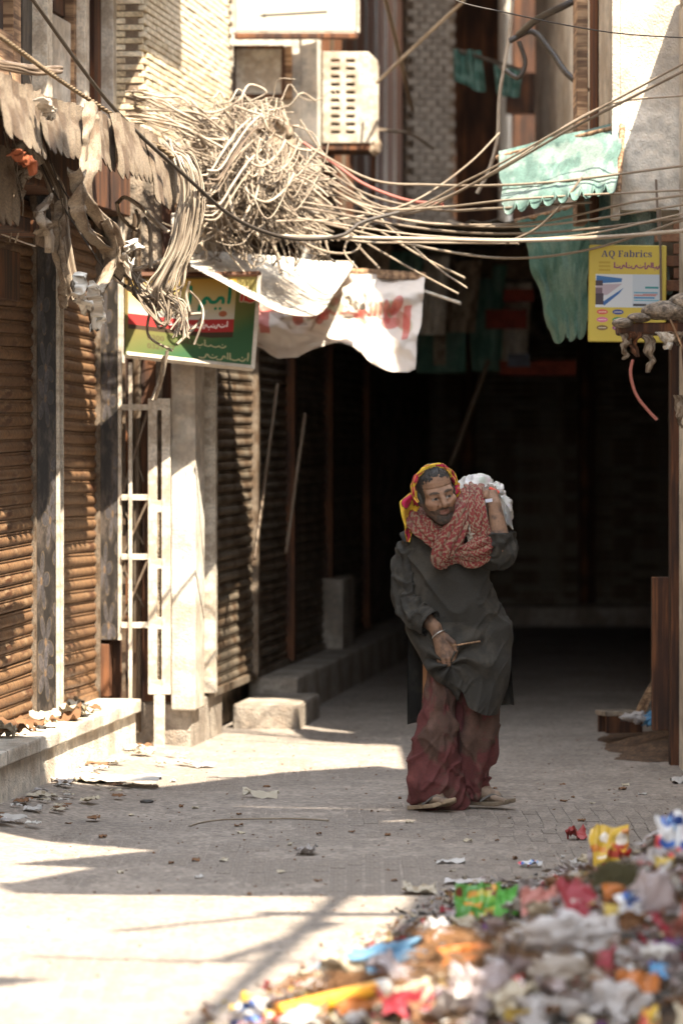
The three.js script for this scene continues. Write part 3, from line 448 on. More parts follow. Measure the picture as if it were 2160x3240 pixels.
cable([[1470, 0, 24], [1330, 130, 24.6], [1192, 262, 25.2]], 0.011, M.cable[3], 'pale cable rising from the air conditioner', undefined, 'pale_cable');
cable([[1215, -20, 24], [1260, 160, 25], [1305, 350, 26]], 0.014, M.darkcable, 'brown cable behind the air conditioner', undefined, 'brown_cable');
cable([[1185, 410, 25.4], [1250, 415, 25.6], [1300, 425, 26], [1370, 470, 26.5]], 0.011, M.cable[2], 'grey cable leaving the air conditioner casing', undefined, 'grey_cable');
cable([[1640, 110, 21.5], [1700, 60, 21.2], [1780, 20, 21], [1860, -20, 21]], 0.022, M.blackcable, 'thick black conduit bent beside the drain pipe', 'black conduits', 'black_conduit');
cable([[1610, 130, 21.5], [1680, 100, 21.5], [1740, 160, 21.4], [1790, 230, 21.2], [1855, 285, 21]], 0.018, M.blackcable, 'thick black conduit bent beside the drain pipe', 'black conduits', 'black_conduit');
cable([[1640, 130, 21.4], [1660, 200, 21.4], [1640, 245, 21.4], [1600, 225, 21.5]], 0.014, M.blackcable, 'thick black conduit bent beside the drain pipe', 'black conduits', 'black_conduit');
const WL = 'dusty pale wire sagging across the lane', fan = [
  [[960, 520, 21.2], [1250, 662, 21], [1480, 570, 20.6], [1800, 395, 20], [2180, 190, 19.4]], [[970, 540, 21.2], [1260, 676, 21], [1500, 580, 20.6], [1810, 405, 20], [2180, 215, 19.4]], [[940, 560, 21.2], [1240, 668, 21], [1400, 628, 20.7], [1600, 520, 20.3], [1900, 340, 20], [2180, 300, 19.5]],
  [[985, 470, 21.4], [1180, 570, 21.2], [1360, 585, 21], [1700, 580, 20.3], [2180, 522, 19.6]], [[960, 640, 21], [1360, 705, 20.8], [1700, 714, 20.2], [2180, 645, 19.6]], [[950, 655, 21], [1360, 726, 20.8], [1700, 737, 20.2], [2180, 688, 19.6]], [[940, 690, 20.9], [1360, 747, 20.6], [1800, 748, 20], [2180, 672, 19.6]],
  [[1000, 700, 21], [1360, 786, 20.8], [1600, 817, 20.5], [1860, 790, 20.1], [2180, 690, 19.7]], [[1000, 600, 21.2], [1200, 660, 21], [1400, 655, 20.7], [1640, 630, 20.2], [2180, 600, 19.6]], [[980, 500, 21.4], [1150, 610, 21.2], [1360, 662, 20.9], [1560, 660, 20.4], [1870, 640, 20]],
  [[960, 560, 21.4], [1120, 640, 21.3], [1280, 760, 21.1], [1400, 860, 20.9], [1478, 912, 20.8]], [[1000, 640, 21.4], [1180, 720, 21.3], [1330, 810, 21.1], [1470, 880, 20.9]], [[960, 620, 21.4], [1100, 730, 21.3], [1300, 850, 21.1], [1450, 930, 20.9]], [[940, 480, 21.5], [1040, 600, 21.4], [1120, 760, 21.3], [1200, 850, 21.2]],
  [[930, 420, 21.6], [1020, 520, 21.5], [1150, 640, 21.3], [1260, 730, 21.1], [1400, 760, 21]], [[990, 560, 21.2], [1150, 655, 21], [1300, 700, 20.8], [1480, 712, 20.6], [1720, 700, 20.3], [2000, 640, 19.8], [2180, 615, 19.6]], [[960, 720, 20.8], [1120, 762, 20.7], [1360, 768, 20.5], [1640, 770, 20.2]],
  [[1840, 560, 20], [1780, 640, 20], [1700, 720, 20.1], [1600, 770, 20.2]], [[870, 700, 20.9], [1100, 690, 21], [1300, 640, 21], [1480, 520, 21], [1580, 420, 21]], [[900, 740, 20.9], [1050, 800, 21], [1130, 790, 21], [1150, 720, 21], [1200, 690, 21]], [[880, 560, 21.3], [1000, 650, 21.2], [1100, 735, 21.1], [1090, 800, 21], [1130, 850, 21]],
  [[950, 380, 22], [1010, 470, 21.8], [1090, 560, 21.6], [1180, 650, 21.3], [1270, 680, 21]],
];
fan.forEach((l, i) => cable(l, [0.006, 0.0072, 0.0052, 0.0068][i % 4], M.cable[[1, 2, 0, 1][i % 4]], WL, CG));
cable([[860, 748, 20.6], [1100, 752, 20.5], [1360, 757, 20.3], [1560, 762, 20.1], [1880, 752, 19.9], [2190, 728, 19.6]], 0.011, M.cable[3], 'thickest white wire running level below the other wires', undefined, 'overhead_wire');
cable([[960, 452, 21.5], [1060, 520, 21.4], [1150, 582, 21.3], [1280, 632, 21.2], [1400, 646, 21]], 0.0095, M.redcable, 'reddish wire sagging above the pale wires', undefined, 'overhead_wire');
cable([[2000, 1138, 16.7], [1993, 1180, 16.7], [2012, 1250, 16.7], [2050, 1300, 16.7], [2076, 1328, 16.7]], 0.008, M.redcable, 'red wire dangling under the broken stone ledge', undefined, 'red_wire');
// bundle hanging from the awning corner, then looping back
{
  const r = rng(99), bl = 'dusty white cable in the thick hanging bundle at the awning corner';
  for (let i = 0; i < 52; i++) {
    const a = r() * 6.28, q = Math.sqrt(r()), ox = Math.cos(a) * q, oz = Math.sin(a) * q, d = 19.2 + oz * 0.09;
    const l = [[560 - 60 * r(), 440 + 40 * r(), d + 0.3], [585 + ox * 36, 500 + 30 * r(), d], [598 + ox * 34 + 14 * r(), 580, d], [590 + ox * 40 + 16 * r(), 680, d], [570 + ox * 40 + 16 * r(), 780, d], [545 + ox * 45, 850, d], [520 + ox * 60, 905 + 20 * r(), d]];
    const m = r(); if (m < 0.45) l.push([480 + 50 * r(), 930 + 60 * r(), d + 0.1], [430 + 60 * r(), 900 + 40 * r(), d + 0.2], [400 + 50 * r(), 860, d + 0.3]); else if (m < 0.75) l.push([525 + 20 * r(), 980 + 40 * r(), d], [505 + 20 * r(), 1030, d], [470 + 20 * r(), 960 + 40 * r(), d], [420, 900 + 30 * r(), d + 0.2]); else l.push([560 + 30 * r(), 960 + 60 * r(), d], [540 + 60 * r(), 1040 + 40 * r(), d]);
    cable(l, 0.0032 + 0.0055 * r() * r(), M.cable[Math.floor(r() * 4)], bl, 'cables hanging in a bundle', 'hanging_cable', 46);
  }
  // loops and strays round the awning
  const ll = 'loose loop of dusty cable hanging below the awning';
  for (const l of [[[375, 640], [395, 625], [440, 650], [480, 690], [535, 735]], [[370, 640], [380, 680], [410, 715], [440, 740], [415, 800], [410, 900]], [[430, 665], [440, 700], [430, 760], [425, 880]], [[460, 690], [475, 730], [478, 850]], [[400, 860], [440, 850], [520, 820]], [[430, 895], [470, 950], [490, 1010], [510, 1040], [535, 1010], [545, 930]], [[540, 960], [590, 1000], [600, 985], [590, 930], [600, 890]], [[555, 1000], [640, 995], [630, 1020], [560, 1090]], [[600, 920], [635, 960], [640, 1020], [615, 1090]], [[350, 870], [400, 905], [470, 925], [540, 900]], [[520, 1130], [505, 1200], [482, 1268]], [[530, 1110], [515, 1190], [492, 1262]], [[480, 960], [470, 1060], [545, 1110]], [[395, 905], [430, 925], [480, 930]]]) cable(l.map(([x, y]) => [x, y, 19.4 + 0.3 * r()]), 0.006 + 0.005 * r(), M.cable[Math.floor(r() * 4)], ll, 'loose cable loops', 'cable_loop', 40);
  // dark bundle by the wall, thick pale conduits
  for (let i = 0; i < 7; i++) cable([[90 + 12 * i, 470 + 8 * i, 17.6], [135 + 6 * i, 540, 17.6], [170 + 5 * i, 640 - 8 * i, 17.6], [190 + 5 * i, 760, 17.5], [212 + 5 * i, 880, 17.5], [236 + 2 * i, 952 - 6 * i, 17.4]], 0.007 + 0.004 * r(), i % 3 ? M.darkcable : M.cable[1], 'dark dusty cable hanging in the bundle before the first shutter', 'dark cables', 'dark_cable', 40);
  cable([[20, 190, 17.3], [60, 320, 17.3], [110, 470, 17.3], [180, 620, 17.3], [270, 760, 17.3], [335, 860, 17.3]], 0.005, M.blackcable, 'thin black cable slanting over the torn rags', 'thin black cables', 'black_cable', 40);
  cable([[95, 240, 17.3], [130, 400, 17.3], [180, 560, 17.3], [230, 640, 17.3], [275, 675, 17.3]], 0.004, M.blackcable, 'thin black cable slanting over the torn rags', 'thin black cables', 'black_cable', 40);
  const wl = 'thick pale conduit bent in front of the awning rags';
  for (const [l, rr] of [[[[-10, 610], [20, 540], [45, 480], [75, 458], [105, 475], [130, 520]], 0.024], [[[-20, 600], [30, 575], [65, 545], [100, 535]], 0.016], [[[60, 600], [75, 560], [100, 530], [120, 535]], 0.022], [[[-10, 625], [25, 615], [60, 605], [80, 615]], 0.02], [[[85, 560], [110, 545], [125, 550], [120, 565]], 0.017]]) cable(l.map(([x, y]) => [x, y, 17.2]), rr, M.cable[3], wl, 'pale conduits', 'conduit', 40);
  for (let i = 0; i < 12; i++) { const x = 10 + 40 * r(), y = 400 + 150 * r(); cable([[x, y, 17.1], [x + 20 * r(), y + 40, 17.1], [x - 20 + 50 * r(), y + 90, 17.1], [x + 40 * r(), y + 150, 17.1], [x - 10 + 30 * r(), y + 220, 17.1]], 0.003 + 0.002 * r(), M.cable[i % 4], 'thin tangled wire dangling before the first shutter', 'thin tangled wires', 'thin_wire', 30); }
  cable([[5, 740, 17.2], [50, 757, 17.2], [100, 775, 17.2], [112, 778, 17.2], [118, 770, 17.2]], 0.0045, M.steel, 'thin bent metal rod in front of the shutter', undefined, 'metal_rod');
}
{ // rope along the valance
  const c = new THREE.CatmullRomCurve3(pathAt([[-40, 90, 15.2], [0, 115, 15.4], [90, 180, 16], [150, 225, 16.6], [230, 280, 17.2], [330, 345, 18], [450, 425, 18.7], [590, 530, 19.4]]));
  const gs = []; for (let k = 0; k < 3; k++) { const pts = []; for (let i = 0; i <= 260; i++) { const p = c.getPoint(i / 260), a = i * 0.55 + k * 2.094; pts.push(p.add(V(Math.cos(a) * 0.0055, Math.sin(a) * 0.0055, 0))); } gs.push(new THREE.TubeGeometry(new THREE.CatmullRomCurve3(pts), 520, 0.0062, 5)); }
  tag(obj('rope', gs, M.rope), 'twisted straw-coloured rope tied along the top of the valance', 'rope');
  const r = rng(3), cs = []; for (let i = 0; i < 9; i++) { const y = 190 + 25 * r(); cs.push(tube(pathAt([[-10, y, 16.4], [40 + 20 * r(), y + 20 * r(), 16.5], [110, y + 25 * r(), 16.7], [150 + 30 * r(), 215 + 20 * r(), 16.8], [185 + 10 * r(), 212 + 15 * r(), 16.9], [160, 232, 16.9]]), 0.007 + 0.004 * r(), 30, 6)); }
  stuff(tag(obj('cable_bunch', cs, M.darkcable), 'bunch of brown cables lying on the awning behind the rope', 'cables'));
}
{ // the great tangle of dusty cable between the brick wall and the white house
  const r = rng(1234), mats = [M.cable[0], M.cable[1], M.cable[2], M.cable[3], M.darkcable], by = mats.map(() => []), put = (pts, rad, seg) => by[r() < 0.12 ? 4 : Math.floor(r() * 4)].push(tube(pathAt(pts), rad, seg, 5));
  const gauge = () => 0.0024 + 0.006 * r() ** 3;
  for (let i = 0; i < 150; i++) { // sheaf running down to the lane
    const x0 = 520 + 260 * r(), y0 = 330 + 150 * r(), x1 = 930 + 150 * r(), y1 = 560 + 210 * r(), d = 21 + 0.7 * r(), sag = 60 * (r() - 0.25), pts = [];
    for (let k = 0; k <= 6; k++) { const t = k / 6; pts.push([lerp(x0, x1, t) + 26 * (r() - 0.5), lerp(y0, y1, t) + sag * Math.sin(Math.PI * t) + 26 * (r() - 0.5), d + 0.1 * (r() - 0.5)]); } put(pts, gauge(), 32);
  }
  for (let i = 0; i < 90; i++) { // loops slung below it
    const x0 = 640 + 260 * r(), y0 = 420 + 160 * r(), w = 30 + 110 * r(), h = 60 + 180 * r() * r(), d = 20.8 + 0.8 * r();
    put([[x0, y0, d], [x0 - 10 + 20 * r(), y0 + h * 0.6, d - 0.05], [x0 + w * 0.4, y0 + h, d - 0.08], [x0 + w * 0.9, y0 + h * (0.5 + 0.2 * r()), d], [x0 + w * (1 + 0.3 * r()), y0 + h * 0.1, d + 0.05]], gauge(), 28);
  }
  for (let i = 0; i < 210; i++) { // loose scribble
    let x = 560 + 420 * r() * (0.4 + 0.6 * r()), y = 300 + 480 * r(); const d = 20.9 + 1 * r(), pts = []; let a = 0.7 + (r() - 0.5) * 2.4, st = 20 + 40 * r(); const n = 4 + Math.floor(r() * 4);
    for (let k = 0; k < n; k++) { pts.push([x, y, d + 0.15 * (r() - 0.5)]); a += (r() - 0.5) * 1.7; x += Math.cos(a) * st; y += Math.sin(a) * st; if (x < 555 || x > 1060) a += 2; if (y < 300 || y > 800) a += 2; } put(pts, gauge(), n * 5);
  }
  for (let i = 0; i < 12; i++) { const t = i / 12, x = 655 + 70 * r(), y = 420 + 170 * t; put([[x + 110, y - 60, 21], [x + 60, y - 10, 20.7], [x + 20, y + 50, 20.6], [x - 30, y + 120, 20.5], [x - 62, y + 118, 20.5]], 0.003 + 0.004 * r(), 26); }
  for (let i = 0; i < 60; i++) { const x = 690 + 290 * r(), y = 540 + 90 * r(); put([[x, y, 21.5], [x + 40 * (r() - 0.4), y + 70, 21.3], [x + 60 * r() - 10, y + 120 + 60 * r(), 21.2], [x + 100 * r(), y + 170 + 80 * r(), 21.1]], gauge(), 22); }
  for (let i = 0; i < 36; i++) { const y = 285 + 110 * r(); put([[395 + 40 * r(), y - 10, 20.6], [440 + 30 * r(), y + 20 * (r() - 0.5), 20.5], [500 + 30 * r(), y + 40 * r(), 20.5], [570 + 60 * r(), y + 90 * r(), 20.5], [640 + 80 * r(), y + 60 + 90 * r(), 20.6]], gauge(), 26); }
  for (let i = 0; i < 40; i++) { const x = 740 + 160 * r(), y = 305 + 60 * r(); put([[x, y, 21.8], [x + 30 * (r() - 0.5), y + 60, 21.7], [x + 50 * (r() - 0.5), y + 130, 21.6], [x + 80 * r(), y + 210, 21.4]], gauge(), 22); }
  const t = thing('cable_tangle', 'huge loose tangle of dusty cables between brick wall and white house', 'cables'); stuff(t);
  by.forEach((gs, i) => stuff(obj('cable_mass', gs, mats[i], t)));
  const lumps = []; for (let i = 0; i < 26; i++) { const p = at(600 + 330 * r(), 400 + 330 * r(), 21.2 + 0.5 * r()), s = 0.03 + 0.07 * r(); lumps.push(sheet(8, 8, (u, v) => V(p.x + (u - 0.5) * s * 1.6 + 0.3 * s * n3(u * 3, v * 3, i), p.y + (0.5 - v) * s * 2 + 0.3 * s * n3(u * 3, v * 3, i + 40), p.z + 0.8 * s * n3(u * 2.5, v * 2.5, i + 80)), { thick: 0.002 })); } stuff(obj('caught_rag', lumps, M.rag, t));
}
// ------------------------------------------------------------------ boards, banners and cloths
function canvasTex(w, h, draw) { const cv = document.createElement('canvas'); cv.width = w; cv.height = h; draw(cv.getContext('2d'), w, h); const t = new THREE.CanvasTexture(cv); t.colorSpace = THREE.SRGBColorSpace; t.wrapS = t.wrapT = THREE.ClampToEdgeWrapping; return t; }
// flat panel through four corners (top-left, top-right, bottom-right, bottom-left)
const bilin = (c, u, v) => c[0].clone().lerp(c[1], u).lerp(c[3].clone().lerp(c[2], u), v);
const quad = (c, nu = 1, nv = 1, thick = 0.01, off) => sheet(nu, nv, (u, v) => { const p = bilin(c, u, 1 - v); if (off) p.add(off(u, 1 - v)); return p; }, { thick });
const stroke = (c, col, w, pts) => { c.strokeStyle = col; c.lineWidth = w; c.lineCap = 'round'; c.lineJoin = 'round'; c.beginPath(); c.moveTo(pts[0], pts[1]); for (let i = 2; i < pts.length; i += 2) c.lineTo(pts[i], pts[i + 1]); c.stroke(); };
const curve = (c, col, w, p) => { c.strokeStyle = col; c.lineWidth = w; c.lineCap = 'round'; c.beginPath(); c.moveTo(p[0], p[1]); for (let i = 2; i + 3 < p.length; i += 4) c.quadraticCurveTo(p[i], p[i + 1], p[i + 2], p[i + 3]); c.stroke(); };
function urduLine(c, x, y, s, col, n, seed, w = 0.16) { // a running line of joined script, right to left
  const r = rng(seed); let X = x; for (let i = 0; i < n; i++) { const k = r(), L = s * (0.5 + 0.5 * r()); if (k < 0.3) { curve(c, col, s * w, [X, y - s * 0.7, X + s * 0.03, y - s * 0.3, X - s * 0.02, y]); X -= s * 0.25; } else if (k < 0.65) { curve(c, col, s * w, [X, y - s * 0.15, X - L * 0.5, y + s * 0.25, X - L, y - s * 0.1]); if (r() < 0.7) { c.fillStyle = col; c.beginPath(); c.arc(X - L * 0.5, y + (r() < 0.5 ? -0.3 : 0.35) * s, s * 0.08, 0, 7); c.fill(); } X -= L; } else { curve(c, col, s * w, [X, y - s * 0.1, X - s * 0.1, y - s * 0.45, X - s * 0.28, y - s * 0.2, X - s * 0.35, y + s * 0.3, X - L, y + s * 0.15]); X -= L; } }
}
const shopSign = canvasTex(1024, 700, (c, W, H) => {
  const g = c.createLinearGradient(0, 0, W * 0.3, H); g.addColorStop(0, '#5e4622'); g.addColorStop(0.6, '#6f6432'); g.addColorStop(0.85, '#566030'); g.addColorStop(1, '#2f5634'); c.fillStyle = g; c.fillRect(0, 0, W, H);
  // inner poster: yellow to white with a red band
  c.fillStyle = '#3b2a18'; c.fillRect(20, 425, 830, 40);
  const y = c.createLinearGradient(0, 20, 0, 320); y.addColorStop(0, '#b58a34'); y.addColorStop(0.45, '#b8a56e'); y.addColorStop(1, '#b8b2a6'); c.fillStyle = y; c.fillRect(20, 30, 830, 300); c.fillStyle = '#a02a28'; c.fillRect(20, 330, 830, 95);
  const G = '#12795a'; // alif ya meem, alif
  curve(c, G, 26, [800, 90, 806, 150, 798, 205]); curve(c, G, 26, [755, 205, 760, 160, 720, 175, 700, 215, 660, 200]); curve(c, G, 26, [660, 200, 630, 150, 605, 190, 630, 215, 585, 210]); curve(c, G, 26, [585, 210, 575, 240, 570, 285]); c.fillStyle = G; c.beginPath(); c.arc(700, 250, 11, 0, 7); c.arc(735, 250, 11, 0, 7); c.fill(); curve(c, G, 26, [500, 90, 506, 150, 498, 210]);
  curve(c, G, 24, [440, 200, 420, 150, 380, 180, 360, 220, 300, 205]); curve(c, G, 24, [260, 90, 266, 150, 258, 210]);
  urduLine(c, 640, 275, 34, '#c2c6c8', 9, 5); c.fillStyle = '#9a5a3c'; c.beginPath(); c.ellipse(760, 290, 32, 22, 0, 0, 7); c.fill();
  urduLine(c, 800, 385, 54, '#f3e6e0', 14, 8);
  urduLine(c, 1010, 190, 120, '#b9a08a', 3, 13, 0.3); urduLine(c, 1010, 190, 120, '#c03028', 3, 13, 0.16);
  c.font = 'bold 62px sans-serif'; c.fillStyle = '#4b3c22'; c.fillText('0300', 170, 545); c.fillText('042', 440, 545); c.fillText('0321 27', 170, 620);
  urduLine(c, 800, 540, 70, '#a59a72', 5, 21); urduLine(c, 980, 640, 76, '#a59a72', 8, 23);
});
{
  const c = [at(398, 872, 20.75), at(822, 868, 21.2), at(800, 1166, 21.2), at(398, 1122, 20.75)];
  const s = thing('shop_sign', 'green and yellow shop signboard with a red band behind hanging cables', 'sign');
  obj('board', quad(c, 1, 1, 0.02), std({ map: shopSign, roughness: 0.8 }), s);
  const r = (a, b) => bar(a, b, 0.022, 0.03); obj('rim', r(c[3], c[2]), M.steel, s); obj('rim', r(c[2], c[1]), M.steel, s); obj('rim', r(c[0], c[1]), M.wood, s);
}
{ // pale sheet awning over the sign
  const front = new THREE.CatmullRomCurve3([at(604, 846, 20.7), at(700, 893, 20.72), at(800, 948, 20.85), at(885, 990, 21), at(1000, 999, 21.3), at(1062, 925, 21.75), at(1114, 852, 22.3)], false, 'centripetal'), b0 = at(594, 790, 21.6), b1 = at(1118, 832, 22.7);
  tag(obj('cloth_awning', sheet(70, 24, (u, v) => { const p = b0.clone().lerp(b1, u).lerp(front.getPoint(u), v); p.y -= 0.04 * Math.sin(Math.PI * v) * Math.sin(Math.PI * u) + 0.012 * fb3(u * 4, v * 2, 1, 2); p.z += 0.03 * fb3(u * 6, v * 2, 4, 2); return p; }, { thick: 0.004, su: 2, sv: 1 }), M.palecloth), 'bright white cloth awning slung over the shop signboard', 'awning');
}
const bannerTex = canvasTex(512, 256, (c, W, H) => { c.fillStyle = '#ece4dc'; c.fillRect(0, 0, W, H); const r = rng(31); for (let i = 0; i < 46; i++) { c.fillStyle = ['rgba(196,70,62,0.55)', 'rgba(214,120,108,0.5)', 'rgba(150,158,110,0.4)', 'rgba(90,70,60,0.3)', 'rgba(205,80,70,0.6)'][i % 5]; c.beginPath(); c.ellipse(W * (0.08 + 0.84 * r()), H * (0.18 + 0.44 * r()), 8 + 34 * r(), 5 + 16 * r(), r() * 3, 0, 7); c.fill(); } c.fillStyle = 'rgba(205,70,60,0.6)'; c.fillRect(W * 0.02, H * 0.2, W * 0.06, H * 0.6); c.fillRect(W * 0.9, H * 0.35, W * 0.04, H * 0.4); urduLine(c, 420, 120, 60, 'rgba(200,80,70,0.45)', 8, 4); });
{
  const c = [at(806, 880, 22.5), at(1345, 872, 22.6), at(1316, 1148, 22.3), at(806, 1092, 22.3)];
  const b = thing('torn_banner', 'crumpled red and white vinyl banner with a torn flap', 'banner');
  obj('vinyl_sheet', quad(c, 70, 34, 0.004, (u, v) => V(0.02 * fb3(u * 8, v * 4, 3), 0.028 * fb3(u * 7, v * 5, 9) - (v > 0.75 ? 0.06 * Math.sin(u * 9) * (v - 0.75) * 4 : 0), 0.10 * fb3(u * 5, v * 4, 1, 4) + 0.03 * Math.sin(v * 12 + u * 6))), std({ map: bannerTex, color: new THREE.Color(0.7, 0.66, 0.62), roughness: 0.6 }), b);
  const fl = [at(1075, 905, 22.2), at(1190, 885, 22.1), at(1150, 985, 21.95), at(1100, 975, 22.0)];
  obj('torn_flap', quad(fl, 14, 12, 0.004, (u, v) => V(0.02 * fb3(u * 4, v * 4, 7), 0.02 * fb3(u * 5, v * 5, 5), 0.08 * Math.sin(v * 3.1) + 0.05 * fb3(u * 5, v * 5, 2))), M.palecloth, b);
  obj('top_batten', bar(at(1040, 858, 22.6), at(1346, 876, 22.65), 0.05, 0.04), M.palewood, b); obj('end_stick', bar(at(1330, 918, 22.6), at(1456, 960, 22.4), 0.02, 0.02, 6), M.steel, b);
}
const fabricSign = canvasTex(512, 660, (c, W, H) => {
  c.fillStyle = '#cfb640'; c.fillRect(0, 0, W, H); c.fillStyle = '#2a2f6c'; c.font = 'bold 62px serif'; c.fillText('AQ Fabrics', 76, 76);
  c.fillStyle = '#b79a1c'; for (let i = 0; i < 3; i++) c.fillRect(60, 108 + i * 26, 78, 14);
  urduLine(c, 480, 148, 46, '#7a2a66', 13, 17, 0.2);
  c.fillStyle = '#d5dade'; c.fillRect(40, 196, 440, 230);
  c.fillStyle = '#2b6ca8'; c.beginPath(); c.moveTo(46, 205); c.lineTo(220, 225); c.lineTo(215, 250); c.lineTo(44, 262); c.fill(); c.fillStyle = '#b8a8b0'; c.beginPath(); c.moveTo(44, 268); c.lineTo(220, 262); c.lineTo(120, 340); c.lineTo(44, 352); c.fill(); c.fillStyle = '#2a62a4'; c.beginPath(); c.moveTo(80, 395); c.lineTo(230, 290); c.lineTo(200, 330); c.lineTo(100, 415); c.fill(); c.fillStyle = '#3c2a34'; c.fillRect(40, 240, 48, 36); c.fillRect(40, 330, 54, 78); c.fillStyle = '#6d5560'; c.fillRect(40, 290, 46, 40);
  c.fillStyle = '#c3cdd6'; c.fillRect(290, 196, 190, 230); for (const [x, y, w, h, k] of [[375, 280, 90, 14, '#2d8d8d'], [300, 318, 160, 9, '#5aa0b8'], [300, 336, 150, 10, '#c08078'], [300, 352, 140, 12, '#3c86b4'], [300, 372, 170, 8, '#66b0c4'], [295, 400, 90, 16, '#2e2a30'], [360, 330, 100, 8, '#b88c8c']]) { c.fillStyle = k; c.fillRect(x, y, w, h); }
  [['#d4574a', 52, 442], ['#3a4a90', 158, 442], ['#d86a94', 52, 496], ['#1f8a52', 158, 496], ['#7a5a28', 52, 552], ['#8a3a7a', 158, 552]].forEach(([k, x, y], i) => { c.fillStyle = k; c.beginPath(); c.ellipse(x + 36, y + 16, 38, 18, 0, 0, 7); c.fill(); c.strokeStyle = '#f0e6c8'; c.lineWidth = 5; c.beginPath(); c.moveTo(x + 12, y + 16); c.lineTo(x + 60, y + 16); c.stroke(); });
});
{
  const d = 20.15, xl = (1858 - CX) / K * d, xr = (2104 - CX) / K * d, lo = at(0, 1082, d).y, hi = at(0, 774, d).y, w = xr - xl, h = hi - lo;
  const s = thing('fabric_shop_sign', 'yellow fabric shop sign with purple lettering and cloth pictures', 'sign', [xl, lo, -d], -0.03); s.rotation.z = -0.012;
  const f = new THREE.PlaneGeometry(w - 0.012, h - 0.012); f.translate(w / 2, h / 2, 0.0125); obj('face', f, std({ map: fabricSign, color: new THREE.Color(0.72, 0.72, 0.72), roughness: 0.55 }), s); obj('panel', bx(0, w, 0, h, -0.02, 0.009, 0.01), std({ color: new THREE.Color(0.42, 0.33, 0.05), roughness: 0.5 }), s);
  obj('strap', bar(V(w * 0.9, h + 0.2, 0.03), V(w * 0.93, h * 0.4, 0.03), 0.012, 0.004), M.darkcable, s); obj('strap', bar(V(w * 0.9, h + 0.02, -0.02), V(w * 0.86, h + 0.35, -0.08), 0.012, 0.01), M.darkcable, s);
}
{ // turquoise awning with scalloped hem
  const scal = (c, n, dep, seed, su = 1) => sheet(n * 10, 20, (u, v) => { const p = bilin(c, u, v); const e = Math.abs(Math.sin(u * n * Math.PI)); p.y -= smooth(0.86, 1, v) * dep * (Math.sqrt(e) - 0.6); p.z += 0.09 * fb3(u * 4, v * 3, seed, 3) + 0.10 * v * Math.sin(u * 3) + 0.02 * ridge3(u * 9 + v * 3, v * 2, seed); p.x += 0.02 * fb3(u * 3, v * 5, seed + 3); return p; }, { thick: 0.005, su, sv: 1 });
  const a = thing('turquoise_awning', 'pale turquoise cloth awning with a scalloped hem on the corner house', 'awning');
  obj('cover', scal([at(1572, 482, 21), at(1968, 384, 20.35), at(1950, 600, 19.9), at(1596, 672, 20.3)], 9, 0.05, 4), M.turq, a);
  obj('front_pole', bar(at(1572, 500, 20.95), at(1968, 398, 20.3), 0.03, 0.03, 8), M.palewood, a); obj('side_pole', bar(at(1968, 398, 20.3), at(1955, 610, 19.95), 0.03, 0.03, 8), M.palewood, a);
  const b = thing('green_curtain', 'green cloth with some shade put into its colour hanging below the turquoise awning', 'curtain');
  obj('cloth', scal([at(1640, 700, 21.6), at(1872, 640, 21.2), at(1856, 1058, 21), at(1748, 1078, 21.4)], 3, 0.06, 9), M.turqdark, b); obj('rail', bar(at(1630, 700, 21.6), at(1880, 640, 21.2), 0.025, 0.025, 8), M.palewood, b);
  const e = thing('turquoise_curtain', 'turquoise cloth hanging behind the yellow sign', 'curtain');
  obj('cloth', scal([at(1848, 560, 20.7), at(2062, 534, 20.5), at(2122, 940, 20.45), at(1862, 800, 20.6)], 3, 0.04, 14), M.turq, e); obj('rail', bar(at(1840, 560, 20.7), at(2075, 532, 20.5), 0.025, 0.025, 8), M.palewood, e);
  const f = thing('dark_cloth', 'dark turquoise cloth draped beside the white drain pipe', 'cloth');
  const drape = (c, seed) => quad(c, 24, 18, 0.006, (u, v) => V(0, 0.02 * fb3(u * 3, v * 3, seed), 0.06 * fb3(u * 3, v * 3, seed + 2) + 0.03 * Math.sin(u * 14)));
  obj('cloth', drape([at(1432, 150, 27.4), at(1520, 165, 27.4), at(1535, 290, 27.3), at(1435, 262, 27.4)], 3), M.turqdark, f); obj('cloth', drape([at(1560, 210, 27.2), at(1650, 225, 27.2), at(1640, 305, 27.1), at(1570, 300, 27.2)], 7), M.turqdark, f); obj('rail', bar(at(1425, 152, 27.45), at(1660, 225, 27.25), 0.03, 0.03, 8), M.darkwall, f);
}
